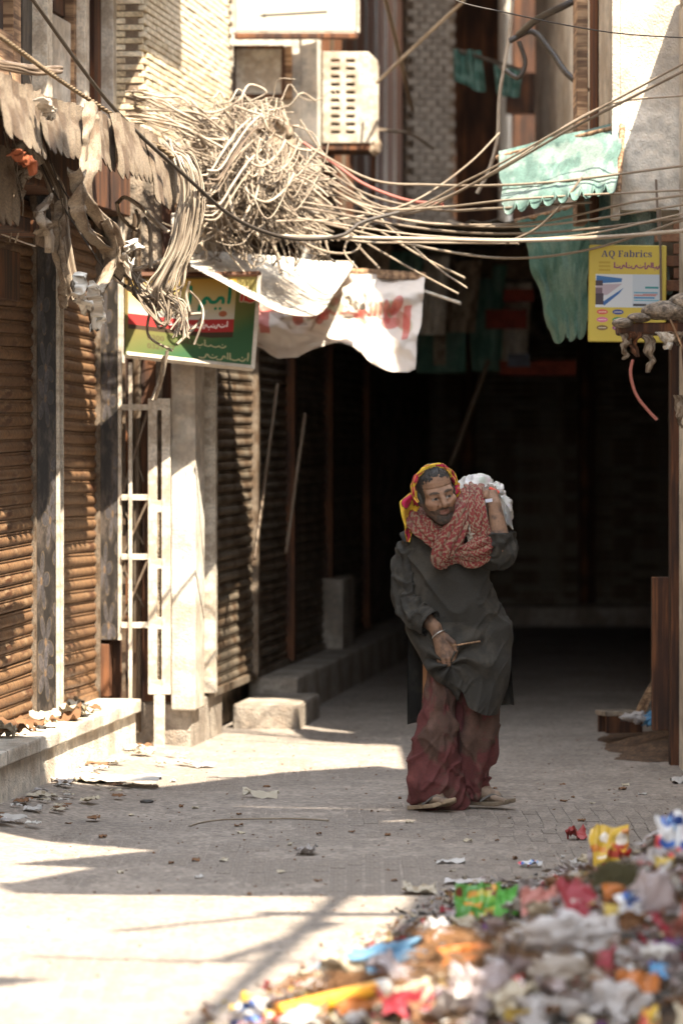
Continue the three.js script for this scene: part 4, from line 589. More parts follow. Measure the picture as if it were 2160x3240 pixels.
{ // broken stone ledge on the right
  const d = 16.8, b = thing('broken_ledge', 'broken stone ledge on a wooden beam before the yellow sign', 'ledge');
  const rock = (px, py, w, h, dp, seed, m = M.stone) => { const g = new THREE.IcosahedronGeometry(1, 5).scale(w, h, dp); bump(g, 0.35 * h, 9, 4, seed); g.translate(...at(px, py, d).toArray()); return uvm(g); };
  obj('beam', bump(bx((1955 - CX) / K * d, 1.85, at(0, 1058, d).y, at(0, 1018, d).y, -d - 0.2, -d + 0.02, 0.012), 0.012, 8), M.wood, b);
  obj('stone', rock(2105, 985, 0.11, 0.048, 0.1, 2), M.stone, b); obj('stone', rock(2165, 960, 0.08, 0.05, 0.1, 5), M.stone, b); obj('stone', rock(2020, 1005, 0.055, 0.022, 0.08, 8), M.stone, b); obj('stone', rock(1968, 1022, 0.045, 0.022, 0.07, 11), M.stone, b); obj('stone', rock(2210, 990, 0.1, 0.06, 0.1, 15), M.stone, b);
  const hang = (px, y0, y1, w, seed, m) => { const a = at(px, y0, d - 0.02), e = at(px + 6, y1, d - 0.02); obj('rag', sheet(8, 24, (u, v) => { const p = a.clone().lerp(e, v); p.x += (u - 0.5) * w * (1 - v * 0.75) + 0.012 * n3(v * 6, seed, 1); p.z += 0.03 * n3(u * 3, v * 5, seed); return p; }, { thick: 0.006 }), m, b); };
  hang(1972, 1055, 1138, 0.05, 3, M.rag); hang(2050, 1060, 1178, 0.06, 6, M.rag); hang(2000, 1050, 1130, 0.07, 9, M.wood); hang(2105, 1050, 1105, 0.085, 12, M.palecloth); hang(2140, 1050, 1095, 0.07, 15, M.rag); hang(2150, 1250, 1355, 0.05, 18, M.rag);
  obj('twig', tube([at(2118, 1010, d - 0.1), at(2138, 1055, d - 0.1), at(2165, 1120, d - 0.1)], 0.005, 12, 5), M.palewood, b);
  obj('bracket', bar(at(2170, 1060, d), at(2195, 1400, d), 0.05, 0.05), M.wood, b);
}
// ------------------------------------------------------------------ the man
// surface nets: a smooth mesh from a distance function on a grid
function nets(f, lo, hi, h, colour) {
  const n = [0, 1, 2].map((i) => Math.ceil((hi[i] - lo[i]) / h) + 1), [nx, ny, nz] = n, F = new Float32Array(nx * ny * nz), I = (i, j, k) => (k * ny + j) * nx + i;
  for (let k = 0; k < nz; k++) for (let j = 0; j < ny; j++) for (let i = 0; i < nx; i++) F[I(i, j, k)] = f(lo[0] + i * h, lo[1] + j * h, lo[2] + k * h);
  const id = new Int32Array(nx * ny * nz).fill(-1), pos = [], idx = [];
  const E = [[0, 1], [2, 3], [4, 5], [6, 7], [0, 2], [1, 3], [4, 6], [5, 7], [0, 4], [1, 5], [2, 6], [3, 7]];
  for (let k = 0; k < nz - 1; k++) for (let j = 0; j < ny - 1; j++) for (let i = 0; i < nx - 1; i++) {
    const v = [F[I(i, j, k)], F[I(i + 1, j, k)], F[I(i, j + 1, k)], F[I(i + 1, j + 1, k)], F[I(i, j, k + 1)], F[I(i + 1, j, k + 1)], F[I(i, j + 1, k + 1)], F[I(i + 1, j + 1, k + 1)]];
    let s = 0; for (let c = 0; c < 8; c++) if (v[c] < 0) s++; if (s === 0 || s === 8) continue;
    let x = 0, y = 0, z = 0, m = 0; for (const [a, b] of E) if ((v[a] < 0) !== (v[b] < 0)) { const t = v[a] / (v[a] - v[b]); x += lerp(a & 1, b & 1, t); y += lerp((a >> 1) & 1, (b >> 1) & 1, t); z += lerp(a >> 2, b >> 2, t); m++; }
    id[I(i, j, k)] = pos.length / 3; pos.push(lo[0] + (i + x / m) * h, lo[1] + (j + y / m) * h, lo[2] + (k + z / m) * h);
  }
  const q = (a, b, c, d, flip) => { if (a < 0 || b < 0 || c < 0 || d < 0) return; if (flip) idx.push(a, c, b, b, c, d); else idx.push(a, b, c, b, d, c); };
  for (let k = 1; k < nz - 1; k++) for (let j = 1; j < ny - 1; j++) for (let i = 1; i < nx - 1; i++) {
    const a = F[I(i, j, k)] < 0;
    if (a !== F[I(i + 1, j, k)] < 0) q(id[I(i, j - 1, k - 1)], id[I(i, j, k - 1)], id[I(i, j - 1, k)], id[I(i, j, k)], !a);
    if (a !== F[I(i, j + 1, k)] < 0) q(id[I(i - 1, j, k - 1)], id[I(i, j, k - 1)], id[I(i - 1, j, k)], id[I(i, j, k)], a);
    if (a !== F[I(i, j, k + 1)] < 0) q(id[I(i - 1, j - 1, k)], id[I(i, j - 1, k)], id[I(i - 1, j, k)], id[I(i, j, k)], !a);
  }
  const g = new THREE.BufferGeometry(); g.setAttribute('position', new THREE.Float32BufferAttribute(pos, 3)); g.setIndex(idx); g.computeVertexNormals();
  g.setAttribute('uv', new THREE.Float32BufferAttribute(new Float32Array(pos.length / 3 * 2).map((_, i) => i & 1 ? pos[(i >> 1) * 3 + 1] * 3 : pos[(i >> 1) * 3] * 3), 2));
  if (colour) { const c = new Float32Array(pos.length); for (let i = 0; i < pos.length; i += 3) { const q3 = colour(pos[i], pos[i + 1], pos[i + 2]); c[i] = q3[0]; c[i + 1] = q3[1]; c[i + 2] = q3[2]; } g.setAttribute('color', new THREE.BufferAttribute(c, 3)); }
  return g;
}
const smin = (a, b, k) => { const h = clamp(0.5 + 0.5 * (b - a) / k); return lerp(b, a, h) - k * h * (1 - h); };
const smax = (a, b, k) => -smin(-a, -b, k);
const sdCap = (x, y, z, a, b, ra, rb) => { const bx_ = b[0] - a[0], by = b[1] - a[1], bz = b[2] - a[2], px = x - a[0], py = y - a[1], pz = z - a[2], t = clamp((px * bx_ + py * by + pz * bz) / (bx_ * bx_ + by * by + bz * bz + 1e-9)); return Math.hypot(px - bx_ * t, py - by * t, pz - bz * t) - lerp(ra, rb, t); };
const sdEll = (x, y, z, c, r) => { const px = (x - c[0]) / r[0], py = (y - c[1]) / r[1], pz = (z - c[2]) / r[2], k0 = Math.hypot(px, py, pz), k1 = Math.hypot(px / r[0], py / r[1], pz / r[2]); return k1 < 1e-9 ? -Math.min(...r) : k0 * (k0 - 1) / k1; };
const MS = 673, MX = (px) => (px - 1420) / MS, MY = (py) => (2555 - py) / MS;   // man's own axes from photo pixels
const man = thing('person', 'stooped person in a dark grey tunic, red patterned scarf and yellow headcloth', 'person', [0.5045, 0.004, -18.02]);
// ---- head frame
const headC = V(-0.064, 1.480, 0.135), headQ = new THREE.Quaternion().setFromEuler(new THREE.Euler(0.09, 0.22, 0.22, 'YZX')), headQi = headQ.clone().invert(), HS = 1.07;
const _p = V(0, 0, 0); const toHead = (x, y, z) => _p.set(x - headC.x, y - headC.y, z - headC.z).applyQuaternion(headQi).divideScalar(HS);
function headSDF(X, Y, Z) {
  const p = toHead(X, Y, Z), x = p.x, y = p.y, z = p.z, ax = Math.abs(x);
  let d = sdEll(x, y, z, [0, 0.036, -0.012], [0.076, 0.088, 0.096]);
  d = smin(d, sdEll(x, y, z, [0, -0.04, 0.022], [0.06, 0.082, 0.068]), 0.03);
  d = smin(d, sdCap(ax, y, z, [0.052, -0.045, 0.0], [0.016, -0.112, 0.058], 0.02, 0.02), 0.025);
  d = smin(d, sdEll(x, y, z, [0, -0.108, 0.066], [0.026, 0.022, 0.022]), 0.02);
  d = smin(d, sdEll(ax, y, z, [0.044, -0.03, 0.058], [0.026, 0.022, 0.026]), 0.022);
  d = smin(d, sdCap(ax, y, z, [0.0, 0.010, 0.089], [0.05, 0.013, 0.066], 0.014, 0.012), 0.016);
  d = smax(d, -sdEll(ax, y, z, [0.031, -0.012, 0.099], [0.024, 0.013, 0.023]), 0.012);
  d = smin(d, sdEll(ax, y, z, [0.031, -0.011, 0.070], [0.0155, 0.0145, 0.0155]), 0.003);
  d = smin(d, sdCap(ax, y, z, [0.016, -0.002, 0.087], [0.046, -0.003, 0.077], 0.0045, 0.004), 0.004);
  d = smin(d, sdCap(ax, y, z, [0.018, -0.021, 0.085], [0.045, -0.022, 0.074], 0.005, 0.004), 0.006);
  d = smin(d, sdCap(x, y, z, [0, 0.006, 0.092], [0, -0.038, 0.116], 0.0105, 0.015), 0.011);
  d = smin(d, sdEll(ax, y, z, [0.017, -0.043, 0.099], [0.0125, 0.0105, 0.013]), 0.007);
  d = smax(d, -sdEll(ax, y, z, [0.009, -0.052, 0.106], [0.005, 0.005, 0.006]), 0.003);
  d = smin(d, sdCap(ax, y, z, [0.03, -0.045, 0.078], [0.034, -0.068, 0.068], 0.010, 0.008), 0.012);
  d = smin(d, sdCap(ax, y, z, [0, -0.064, 0.092], [0.024, -0.071, 0.080], 0.008, 0.005), 0.006);
  d = smin(d, sdCap(ax, y, z, [0, -0.082, 0.088], [0.02, -0.078, 0.080], 0.0085, 0.005), 0.006);
  d = smax(d, -sdCap(ax, y, z, [0, -0.0735, 0.103], [0.026, -0.0745, 0.088], 0.0035, 0.002), 0.003);
  d = smin(d, sdEll(ax, y, z, [0.078, -0.012, -0.008], [0.012, 0.032, 0.019]), 0.008);
  if (y > 0.02 && y < 0.075 && z > 0.03) d += 0.0022 * (Math.exp(-(((y - 0.034 - 0.1 * x * x) / 0.0028) ** 2)) + 0.6 * Math.exp(-(((y - 0.048) / 0.003) ** 2)) + 0.5 * Math.exp(-(((y - 0.061 + 0.004 * Math.sin(x * 70)) / 0.003) ** 2)));
  d += 0.0016 * (Math.exp(-(((ax - 0.006) / 0.0025) ** 2)) * Math.exp(-(((y - 0.012) / 0.012) ** 2)));
  d += 0.0034 * Math.exp(-(((ax - 0.026 - (-0.045 - y) * 0.35) / 0.003) ** 2)) * smooth(-0.085, -0.06, y) * smooth(-0.03, -0.045, y);
  return d * HS;
}
function headColour(X, Y, Z) {
  const p = toHead(X, Y, Z), x = p.x, y = p.y, z = p.z, ax = Math.abs(x), e = fb3(X * 90, Y * 90, Z * 90, 2), m = fb3(X * 25, Y * 25, Z * 25, 2);
  let c = mul3([0.24, 0.133, 0.078], 1 + 0.3 * m + 0.3 * e); c = mix3(c, [0.33, 0.175, 0.108], 0.5 * Math.exp(-((ax - 0.04) ** 2 + (y + 0.035) ** 2) / 0.0006));
  const hairline = 0.080 - 0.9 * ax * ax * 6 + 0.006 * e * 3, side = z < 0.042 - 0.1 * (y) && y > -0.03;
  if ((y > hairline && z < 0.085) || (side && ax > 0.045 && z > -0.2) || (z < 0.0 && y > -0.05)) { c = mul3([0.030, 0.026, 0.022], 1 + e); }
  const beard = (y < -0.062 - 0.3 * Math.max(0, 0.03 - ax) && z < 0.12) || (ax > 0.05 && y < -0.02 && z < 0.05); const mous = Math.abs(y + 0.0595 + ax * 0.25) < 0.0085 && ax < 0.036 && z > 0.06;
  if (mous || beard) { const lip = Math.abs(y + 0.0735) < 0.010 && ax < 0.02 && z > 0.085; if (!lip) c = mix3(c, [0.04, 0.031, 0.025], mous ? 0.8 : clamp(0.74 + e * 0.5 + (y < -0.085 ? 0.15 : 0))); else c = [0.22, 0.10, 0.075]; }
  const bx_ = (ax - 0.032) / 0.022, by = (y - 0.011 - 0.004 * (1 - bx_ * bx_)) / 0.0055; if (bx_ * bx_ + by * by < 1 && z > 0.05) c = mix3(c, [0.022, 0.017, 0.013], 0.85);
  const ex = ax - 0.031, ey = y + 0.0125; if (Math.abs(ex) < 0.0125 && Math.abs(ey) < 0.0056 && z > 0.072) { const gaze = (x > 0 ? x - 0.031 : x + 0.031) - 0.003; c = Math.hypot(gaze, ey) < 0.0068 ? [0.015, 0.01, 0.008] : [0.24, 0.20, 0.17]; }
  return c;
}
// ---- arms, hands, legs
const J = { neck: [-0.03, 1.30, 0.02], neckTop: [-0.055, 1.40, 0.09], shL: [-0.17, 1.245, 0.0], elL: [-0.195, 0.965, 0.03], wrL: [MX(1372), MY(1978), 0.20], shR: [0.15, 1.24, -0.02], elR: [0.238, 1.232, 0.14], wrR: [0.205, 1.425, 0.118] };
const skinAt = (X, Y, Z, k = 1) => { const m = fb3(X * 30, Y * 30, Z * 30, 3), e = fb3(X * 120, Y * 120, Z * 120, 2); return mul3(mix3([0.21, 0.118, 0.07], [0.10, 0.06, 0.04], smooth(-0.1, 0.35, m)), k * (1 + e * 0.35)); };
const fin = []; // capsules of the gripping hand (back of the hand towards the camera)
{
  const W = J.wrL, kn = [[MX(1383), MY(2062), 0.215], [MX(1397), MY(2072), 0.232], [MX(1412), MY(2072), 0.236], [MX(1427), MY(2062), 0.226]];
  kn.forEach((k, i) => { fin.push([W, k, 0.021, 0.0125]); const t = [k[0] + 0.003, k[1] - 0.030, k[2] - 0.004 + (i === 1 ? 0.004 : 0)], u = [t[0] + 0.004, t[1] - 0.006, t[2] - 0.028], w = [u[0] + 0.004, u[1] + 0.02, u[2] - 0.010]; fin.push([k, t, 0.0118, 0.0105], [t, u, 0.0105, 0.0095], [u, w, 0.0095, 0.0085]); });
  fin.push([[W[0] + 0.02, W[1] - 0.02, W[2] + 0.004], [MX(1428), MY(2025), 0.222], 0.018, 0.0135], [[MX(1428), MY(2025), 0.222], [MX(1436), MY(2052), 0.226], 0.0125, 0.0105], [[MX(1436), MY(2052), 0.226], [MX(1431), MY(2072), 0.218], 0.0105, 0.009]);
}
const handL = (x, y, z) => { let d = sdCap(x, y, z, J.elL, J.wrL, 0.052, 0.029); let p = 1; for (let i = 0; i < fin.length; i++) { const f = fin[i]; p = smin(p, sdCap(x, y, z, f[0], f[1], f[2], f[3]), i % 4 === 0 && i < 16 ? 0.012 : 0.004); } return smin(d, p, 0.014); };
const fin2 = []; { // hand gripping the sack mouth
  const W = J.wrR, base = [0.185, 1.462, 0.10]; for (let i = 0; i < 4; i++) { const k = [0.165 + i * 0.016, 1.478 + i * 0.002, 0.108 - i * 0.004]; fin2.push([W, k, 0.024, 0.013], [k, [k[0] - 0.006, k[1] + 0.020, k[2] - 0.022], 0.0118, 0.0105], [[k[0] - 0.006, k[1] + 0.020, k[2] - 0.022], [k[0] - 0.010, k[1] + 0.008, k[2] - 0.048], 0.0105, 0.009]); }
  fin2.push([[0.19, 1.44, 0.12], [0.168, 1.468, 0.135], 0.016, 0.013], [[0.168, 1.468, 0.135], [0.172, 1.488, 0.125], 0.0125, 0.0105]);
}
const handR = (x, y, z) => { let d = sdCap(x, y, z, J.elR, J.wrR, 0.050, 0.032); let p = 1; for (let i = 0; i < fin2.length; i++) { const f = fin2[i]; p = smin(p, sdCap(x, y, z, f[0], f[1], f[2], f[3]), i % 3 === 0 && i < 12 ? 0.012 : 0.004); } return smin(d, p, 0.014); };
const bodySDF = (x, y, z) => {
  let d = sdCap(x, y, z, J.neck, J.neckTop, 0.062, 0.055);
  d = smin(d, sdEll(x, y, z, [-0.01, 1.12, -0.01], [0.15, 0.2, 0.09]), 0.05); d = smin(d, sdEll(x, y, z, [0.03, 0.84, -0.01], [0.14, 0.16, 0.09]), 0.06);
  d = smin(d, sdCap(x, y, z, J.shL, J.elL, 0.05, 0.04), 0.03); d = smin(d, sdCap(x, y, z, J.shR, J.elR, 0.05, 0.045), 0.03);
  d = smin(d, sdCap(x, y, z, [-0.05, 0.80, 0.0], [-0.075, 0.50, 0.06], 0.075, 0.052), 0.03); d = smin(d, sdCap(x, y, z, [-0.075, 0.50, 0.06], [-0.075, 0.09, 0.02], 0.045, 0.035), 0.02);
  d = smin(d, sdCap(x, y, z, [0.08, 0.80, -0.04], [0.125, 0.46, -0.01], 0.045, 0.035), 0.03); d = smin(d, sdCap(x, y, z, [0.13, 0.46, 0.05], [0.125, 0.09, -0.03], 0.05, 0.033), 0.02); return d;
};
// feet: toe capsules on a wedge
function footSDF(x, y, z, o, a, lift) { // o = heel, a = heading (0 = towards the camera), lift = toe raise
  const dx = x - o[0], dz = z - o[2], c = Math.cos(a), s = Math.sin(a); let lx = dx * c - dz * s, lz = dx * s + dz * c, ly = y - o[1] - lz * lift;
  let d = sdCap(lx, ly, lz, [0, 0.035, 0.02], [0, 0.03, 0.14], 0.032, 0.026); d = smin(d, sdCap(lx, ly, lz, [0, 0.09, 0.02], [0, 0.045, 0.09], 0.034, 0.03), 0.03);
  for (let i = 0; i < 5; i++) { const tx = -0.034 + i * 0.017, L = 0.205 - Math.abs(i - 1) * 0.008 - i * 0.005; d = smin(d, sdCap(lx, ly, lz, [tx * 0.8, 0.022, 0.14], [tx, 0.012, L], 0.013, i === 0 ? 0.0125 : 0.009), 0.006); } return d;
}
const footA = { o: [MX(1318), 0.018, 0.07], a: 0.78, lift: 0.13 }, footB = { o: [MX(1484), 0.030, -0.05], a: 1.05, lift: 0.0 };
{
  const gs = [];
  gs.push(nets(headSDF, [-0.20, 1.30, -0.01], [0.065, 1.62, 0.28], 0.003, headColour));
  gs.push(nets(bodySDF, [-0.31, 0.02, -0.16], [0.36, 1.46, 0.26], 0.013, (x, y, z) => y < 0.75 ? mul3([0.34, 0.17, 0.08], 1 + 0.3 * fb3(x * 30, y * 30, z * 30)) : skinAt(x, y, z, 1.05)));
  gs.push(nets(handL, [-0.24, 0.66, 0.04], [0.07, 0.96, 0.30], 0.0032, (x, y, z) => skinAt(x, y, z, 0.95)));
  gs.push(nets(handR, [0.12, 1.20, 0.02], [0.34, 1.53, 0.22], 0.0034, (x, y, z) => skinAt(x, y, z, 1.15)));
  for (const f of [footA, footB]) gs.push(nets((x, y, z) => footSDF(x, y, z, f.o, f.a, f.lift), [f.o[0] - 0.1, 0.0, f.o[2] - 0.07], [f.o[0] + 0.25, 0.17, f.o[2] + 0.25], 0.0035, (x, y, z) => mul3([0.27, 0.20, 0.145], 1 + 0.4 * fb3(x * 60, y * 60, z * 60))));
  obj('body', mergeGeometries(gs), std({ vertexColors: true, roughness: 0.62, bumpMap: rep(T.grain, 6), bumpScale: 0.0012 }), man);
  const hr = rng(71), hs = []; for (let i = 0; i < 900; i++) { const th = hr() * 6.28, ph = hr() * 1.25, q = V(Math.sin(ph) * Math.cos(th) * 0.076, 0.036 + Math.cos(ph) * 0.088, -0.012 + Math.sin(ph) * Math.sin(th) * 0.096); const hl = 0.080 - 5.4 * q.x * q.x; if (q.z > 0.03 && q.y < hl) continue; const nn = q.clone().sub(V(0, 0.036, -0.012)).normalize(), t = q.clone().addScaledVector(nn, 0.006).add(V((hr() - 0.5) * 0.005, (hr() - 0.5) * 0.005, (hr() - 0.5) * 0.005)); const W = (v) => v.clone().multiplyScalar(HS).applyQuaternion(headQ).add(headC); hs.push(bar(W(q), W(t), 0.0016, 0.0016)); }
  obj('hair', hs, std({ color: new THREE.Color(0.035, 0.03, 0.027), roughness: 0.5 }), man);
}
// ---- cloth of the tunic
const kameezTex = tex(512, 512, (u, v) => { const a = pf(u, v, 4, 4, 301), b = pf(u, v, 14, 14, 305, 3), e = pf(u, v, 128, 128, 309, 2); return mul3(mix3([0.185, 0.176, 0.157], [0.275, 0.255, 0.222], clamp(smooth(0.0, 0.5, a + b * 0.6) * 0.6)), 1 + e * 0.16); });
M.kameez = std({ map: rep(kameezTex, 1.6), bumpMap: rep(T.weave, 9), bumpScale: 0.0012, roughness: 0.93 });
const interp = (tab, y, k) => { for (let i = 0; i < tab.length - 1; i++) { const a = tab[i], b = tab[i + 1]; if (y <= a[0] && y >= b[0]) return lerp(a[k], b[k], smooth(a[0], b[0], y)); } return y > tab[0][0] ? tab[0][k] : tab[tab.length - 1][k]; };
// rows: height, left, right, front, back
const TT = [[1.345, -0.10, 0.05, 0.06, -0.07], [1.315, -0.165, 0.13, 0.09, -0.10], [1.27, -0.205, 0.185, 0.11, -0.125], [1.20, -0.21, 0.195, 0.13, -0.14], [1.10, -0.20, 0.192, 0.145, -0.14], [1.00, -0.205, 0.225, 0.15, -0.13], [0.92, -0.20, 0.262, 0.155, -0.13], [0.84, -0.195, 0.282, 0.155, -0.13]];
const grip = [MX(1416), MY(2082), 0.205];
const ridge = (x, y, z) => (1 - Math.abs(n3(x, y, z))) ** 4;
const creases = (x, y, z) => 0.016 * fb3(x * 5, y * 2.4, z * 3, 2) + 0.021 * ridge((x * 0.8 + y * 0.55) * 11, (y * 0.8 - x * 0.55) * 2.2, z * 1.5) + 0.016 * ridge(x * 15 + 0.8 * n3(y * 3, 1, 2), y * 1.6, z * 2 + 7) * smooth(1.15, 0.8, y) + 0.009 * ridge((x - y * 0.7) * 20, (y + x) * 5, z * 4) - 0.014;
const tunicPoint = (a, y) => {
  const L = interp(TT, y, 1), Rr = interp(TT, y, 2), F = interp(TT, y, 3), B = interp(TT, y, 4), cx = (L + Rr) / 2, hw = (Rr - L) / 2, co = Math.cos(a), si = Math.sin(a), x = cx + hw * Math.sign(co) * Math.abs(co) ** 0.85, z = si > 0 ? F * si ** 0.9 : B * (-si) ** 0.9;
  const th = Math.atan2(y - grip[1] + 0.12, x - grip[0]), pull = 0.011 * smooth(1.2, 0.9, y) * (Math.abs(Math.sin(th * 6.5)) ** 0.7 - 0.5) * (si > 0 ? 1 : 0.3), k = creases(x, y, z) + pull; return V(x + k * co, y, z + k * si);
};
const WAIST = 0.88;
obj('tunic', sheet(150, 110, (u, v) => tunicPoint(u * 2 * Math.PI, lerp(1.345, WAIST, v)), { thick: 0.003, closeU: true, su: 1.3, sv: 0.5 }), M.kameez, man);
{ // front skirt panel gathered up by the hand
  const Lc = new THREE.CatmullRomCurve3([[-0.195, WAIST, 0.03], [MX(1292), MY(1998), 0.06], [MX(1322), MY(2060), 0.10], [MX(1340), MY(2098), 0.125], [MX(1368), MY(2135), 0.14], [MX(1420), MY(2172), 0.15], [MX(1444), MY(2206), 0.15]].map((p) => V(...p)));
  const Rc = new THREE.CatmullRomCurve3([[0.272, WAIST, 0.02], [MX(1613), MY(2040), 0.03], [MX(1612), MY(2100), 0.03], [MX(1602), MY(2165), 0.03], [MX(1572), MY(2247), 0.04]].map((p) => V(...p)));
  const hemY = (u) => { const x = lerp(1444, 1572, u); return [[1444, 2206], [1454, 2166], [1466, 2185], [1476, 2213], [1510, 2232], [1540, 2243], [1572, 2247]].reduce((s, p, i, a) => (i && x >= a[i - 1][0] && x <= p[0]) ? lerp(a[i - 1][1], p[1], (x - a[i - 1][0]) / (p[0] - a[i - 1][0])) : s, 2206); };
  obj('front_panel', sheet(110, 100, (u, v) => {
    const a = Lc.getPoint(v), b = Rc.getPoint(v), uu = (1 - Math.cos(Math.PI * u)) / 2, p = a.clone().lerp(b, uu), w = smooth(0, 0.4, v), q = tunicPoint(Math.PI * (1 - u), lerp(WAIST, 0.62, v)); const bul = Math.sin(Math.PI * u) ** 0.8; u = uu; p.z += 0.13 * bul * (1 - 0.15 * v);
    if (v > 0.6) p.y += (MY(hemY(u)) - lerp(MY(2206), MY(2247), u)) * smooth(0.6, 1, v);
    p.y -= 0.02 * bul * v;
    const gx = p.x - grip[0], gy = p.y - grip[1], rr = Math.hypot(gx, gy), th = Math.atan2(gy, gx); const near = Math.exp(-rr * rr / 0.02);
    p.z += 0.020 * Math.sin(th * 9 + rr * 10) * Math.exp(-rr * rr / 0.05) * smooth(0.01, 0.05, rr) + 0.017 * Math.sin(th * 7 + 1.2 + rr * 9) * Math.exp(-rr * rr / 0.12) + 0.03 * near;
    p.z += creases(p.x, p.y, 1) * 0.8; p.y += 0.012 * Math.sin(u * 16) * Math.exp(-rr * rr / 0.03); return q.lerp(p, w);
  }, { thick: 0.003, su: 1, sv: 0.6 }), M.kameez, man);
  obj('back_panel', sheet(70, 60, (u, v) => { const uu = (1 - Math.cos(Math.PI * u)) / 2, xl = lerp(-0.197, MX(1288), v), xr = lerp(0.275, MX(1626), v), x = lerp(xl, xr, uu), y = lerp(WAIST, lerp(MY(2290), MY(2232), smooth(0, 1, uu)), v), q = tunicPoint(Math.PI * (1 + u), y); return q.lerp(V(x, y, -0.015 - 0.13 * Math.sin(Math.PI * u) ** 0.9 + 0.03 * Math.sin(uu * 22 + v * 2) * v + creases(x, y, 3) * 0.6), smooth(0, 0.3, v)); }, { thick: 0.003, su: 1, sv: 0.8 }), M.kameez, man);
}
// sleeves: wrinkled tubes along the arm
function limbCloth(path, radii, opts = {}) {
  const c = new THREE.CatmullRomCurve3(path.map((p) => V(...p))), { wr = 0.006, fr = 46, seed = 1, nu = 48, nv = 90, flat = 1, folds, open = 0.003, tx = 1 } = opts, up = opts.up || V(0, 0, 1);
  return sheet(nu, nv, (u, v) => {
    const p = c.getPoint(v), t = c.getTangent(v).normalize(), a = u * Math.PI * 2, s = V(0, 0, 0).crossVectors(t, up).normalize(), n = V(0, 0, 0).crossVectors(s, t).normalize();
    const i = v * (radii.length - 1), k = Math.min(radii.length - 2, Math.floor(i)), r = radii[k], r2 = radii[k + 1], rx = lerp(r[0] ?? r, r2[0] ?? r2, i - k), rz = lerp(r[1] ?? rx, r2[1] ?? rx, i - k);
    const q = V(p.x + Math.cos(a) * rx * 0.02, p.y, p.z); let w = wr * ((1 - Math.abs(n3(Math.cos(a) * 1.3 + seed, v * fr * 0.16 + Math.sin(a + seed) * 0.9, Math.sin(a) * 1.3))) ** 2 * 2 - 1) + wr * 0.6 * n3(Math.cos(a) * 3, v * fr * 0.3, Math.sin(a) * 3 + seed);
    if (folds) w += folds(a, v); return p.add(s.multiplyScalar(Math.cos(a) * (rx + w))).add(n.multiplyScalar(Math.sin(a) * (rz * flat + w)));
  }, { thick: open, closeU: true, su: tx, sv: tx });
}
obj('sleeve', limbCloth([[-0.155, 1.285, -0.01], [-0.182, 1.20, 0.0], [-0.200, 1.08, 0.02], [-0.192, 0.97, 0.06], [-0.155, 0.91, 0.125], [MX(1352), MY(1958), 0.175]], [0.050, 0.064, 0.060, 0.058, 0.056, 0.052], { wr: 0.016, fr: 58, seed: 3, nv: 150, nu: 60 }), M.kameez, man);
obj('cuff', limbCloth([[-0.135, 0.902, 0.150], [MX(1358), MY(1966), 0.182]], [0.060, 0.058], { wr: 0.003, seed: 5, nv: 8, open: 0.006 }), M.kameez, man);
obj('sleeve', limbCloth([[0.11, 1.28, -0.03], [0.165, 1.235, 0.03], [0.212, 1.195, 0.09], [0.240, 1.205, 0.13], [0.238, 1.30, 0.138]], [0.060, 0.066, 0.066, 0.064, 0.060], { wr: 0.014, fr: 46, seed: 9, nv: 110 }), M.kameez, man);
// ---- trousers
const trouserTex = tex(512, 512, (u, v) => { const a = pf(u, v, 3, 4, 321), b = pf(u, v, 16, 12, 325, 3), e = pf(u, v, 128, 128, 329, 2), s = pf(u, v, 6, 9, 333, 3); let c = mix3([0.37, 0.20, 0.195], [0.315, 0.235, 0.20], smooth(-0.14, 0.14, a * 0.8 + b * 0.5 + (0.42 - v) * 0.7)); c = mix3(c, [0.50, 0.38, 0.34], smooth(0.1, 0.7, s + b * 0.7) * 0.35); return mul3(c, 1 + e * 0.14); });
M.trouser = std({ map: rep(trouserTex, 1), bumpMap: rep(T.weave, 8), bumpScale: 0.001, roughness: 0.95 });
const legRows = (rows, z) => ({ path: rows.map(([y, a, b], i) => [MX((a + b) / 2), MY(y), z(i / (rows.length - 1))]), rad: rows.map(([y, a, b, k]) => [(b - a) / 2 / MS, (b - a) / 2 / MS * (k || 0.9)]) });
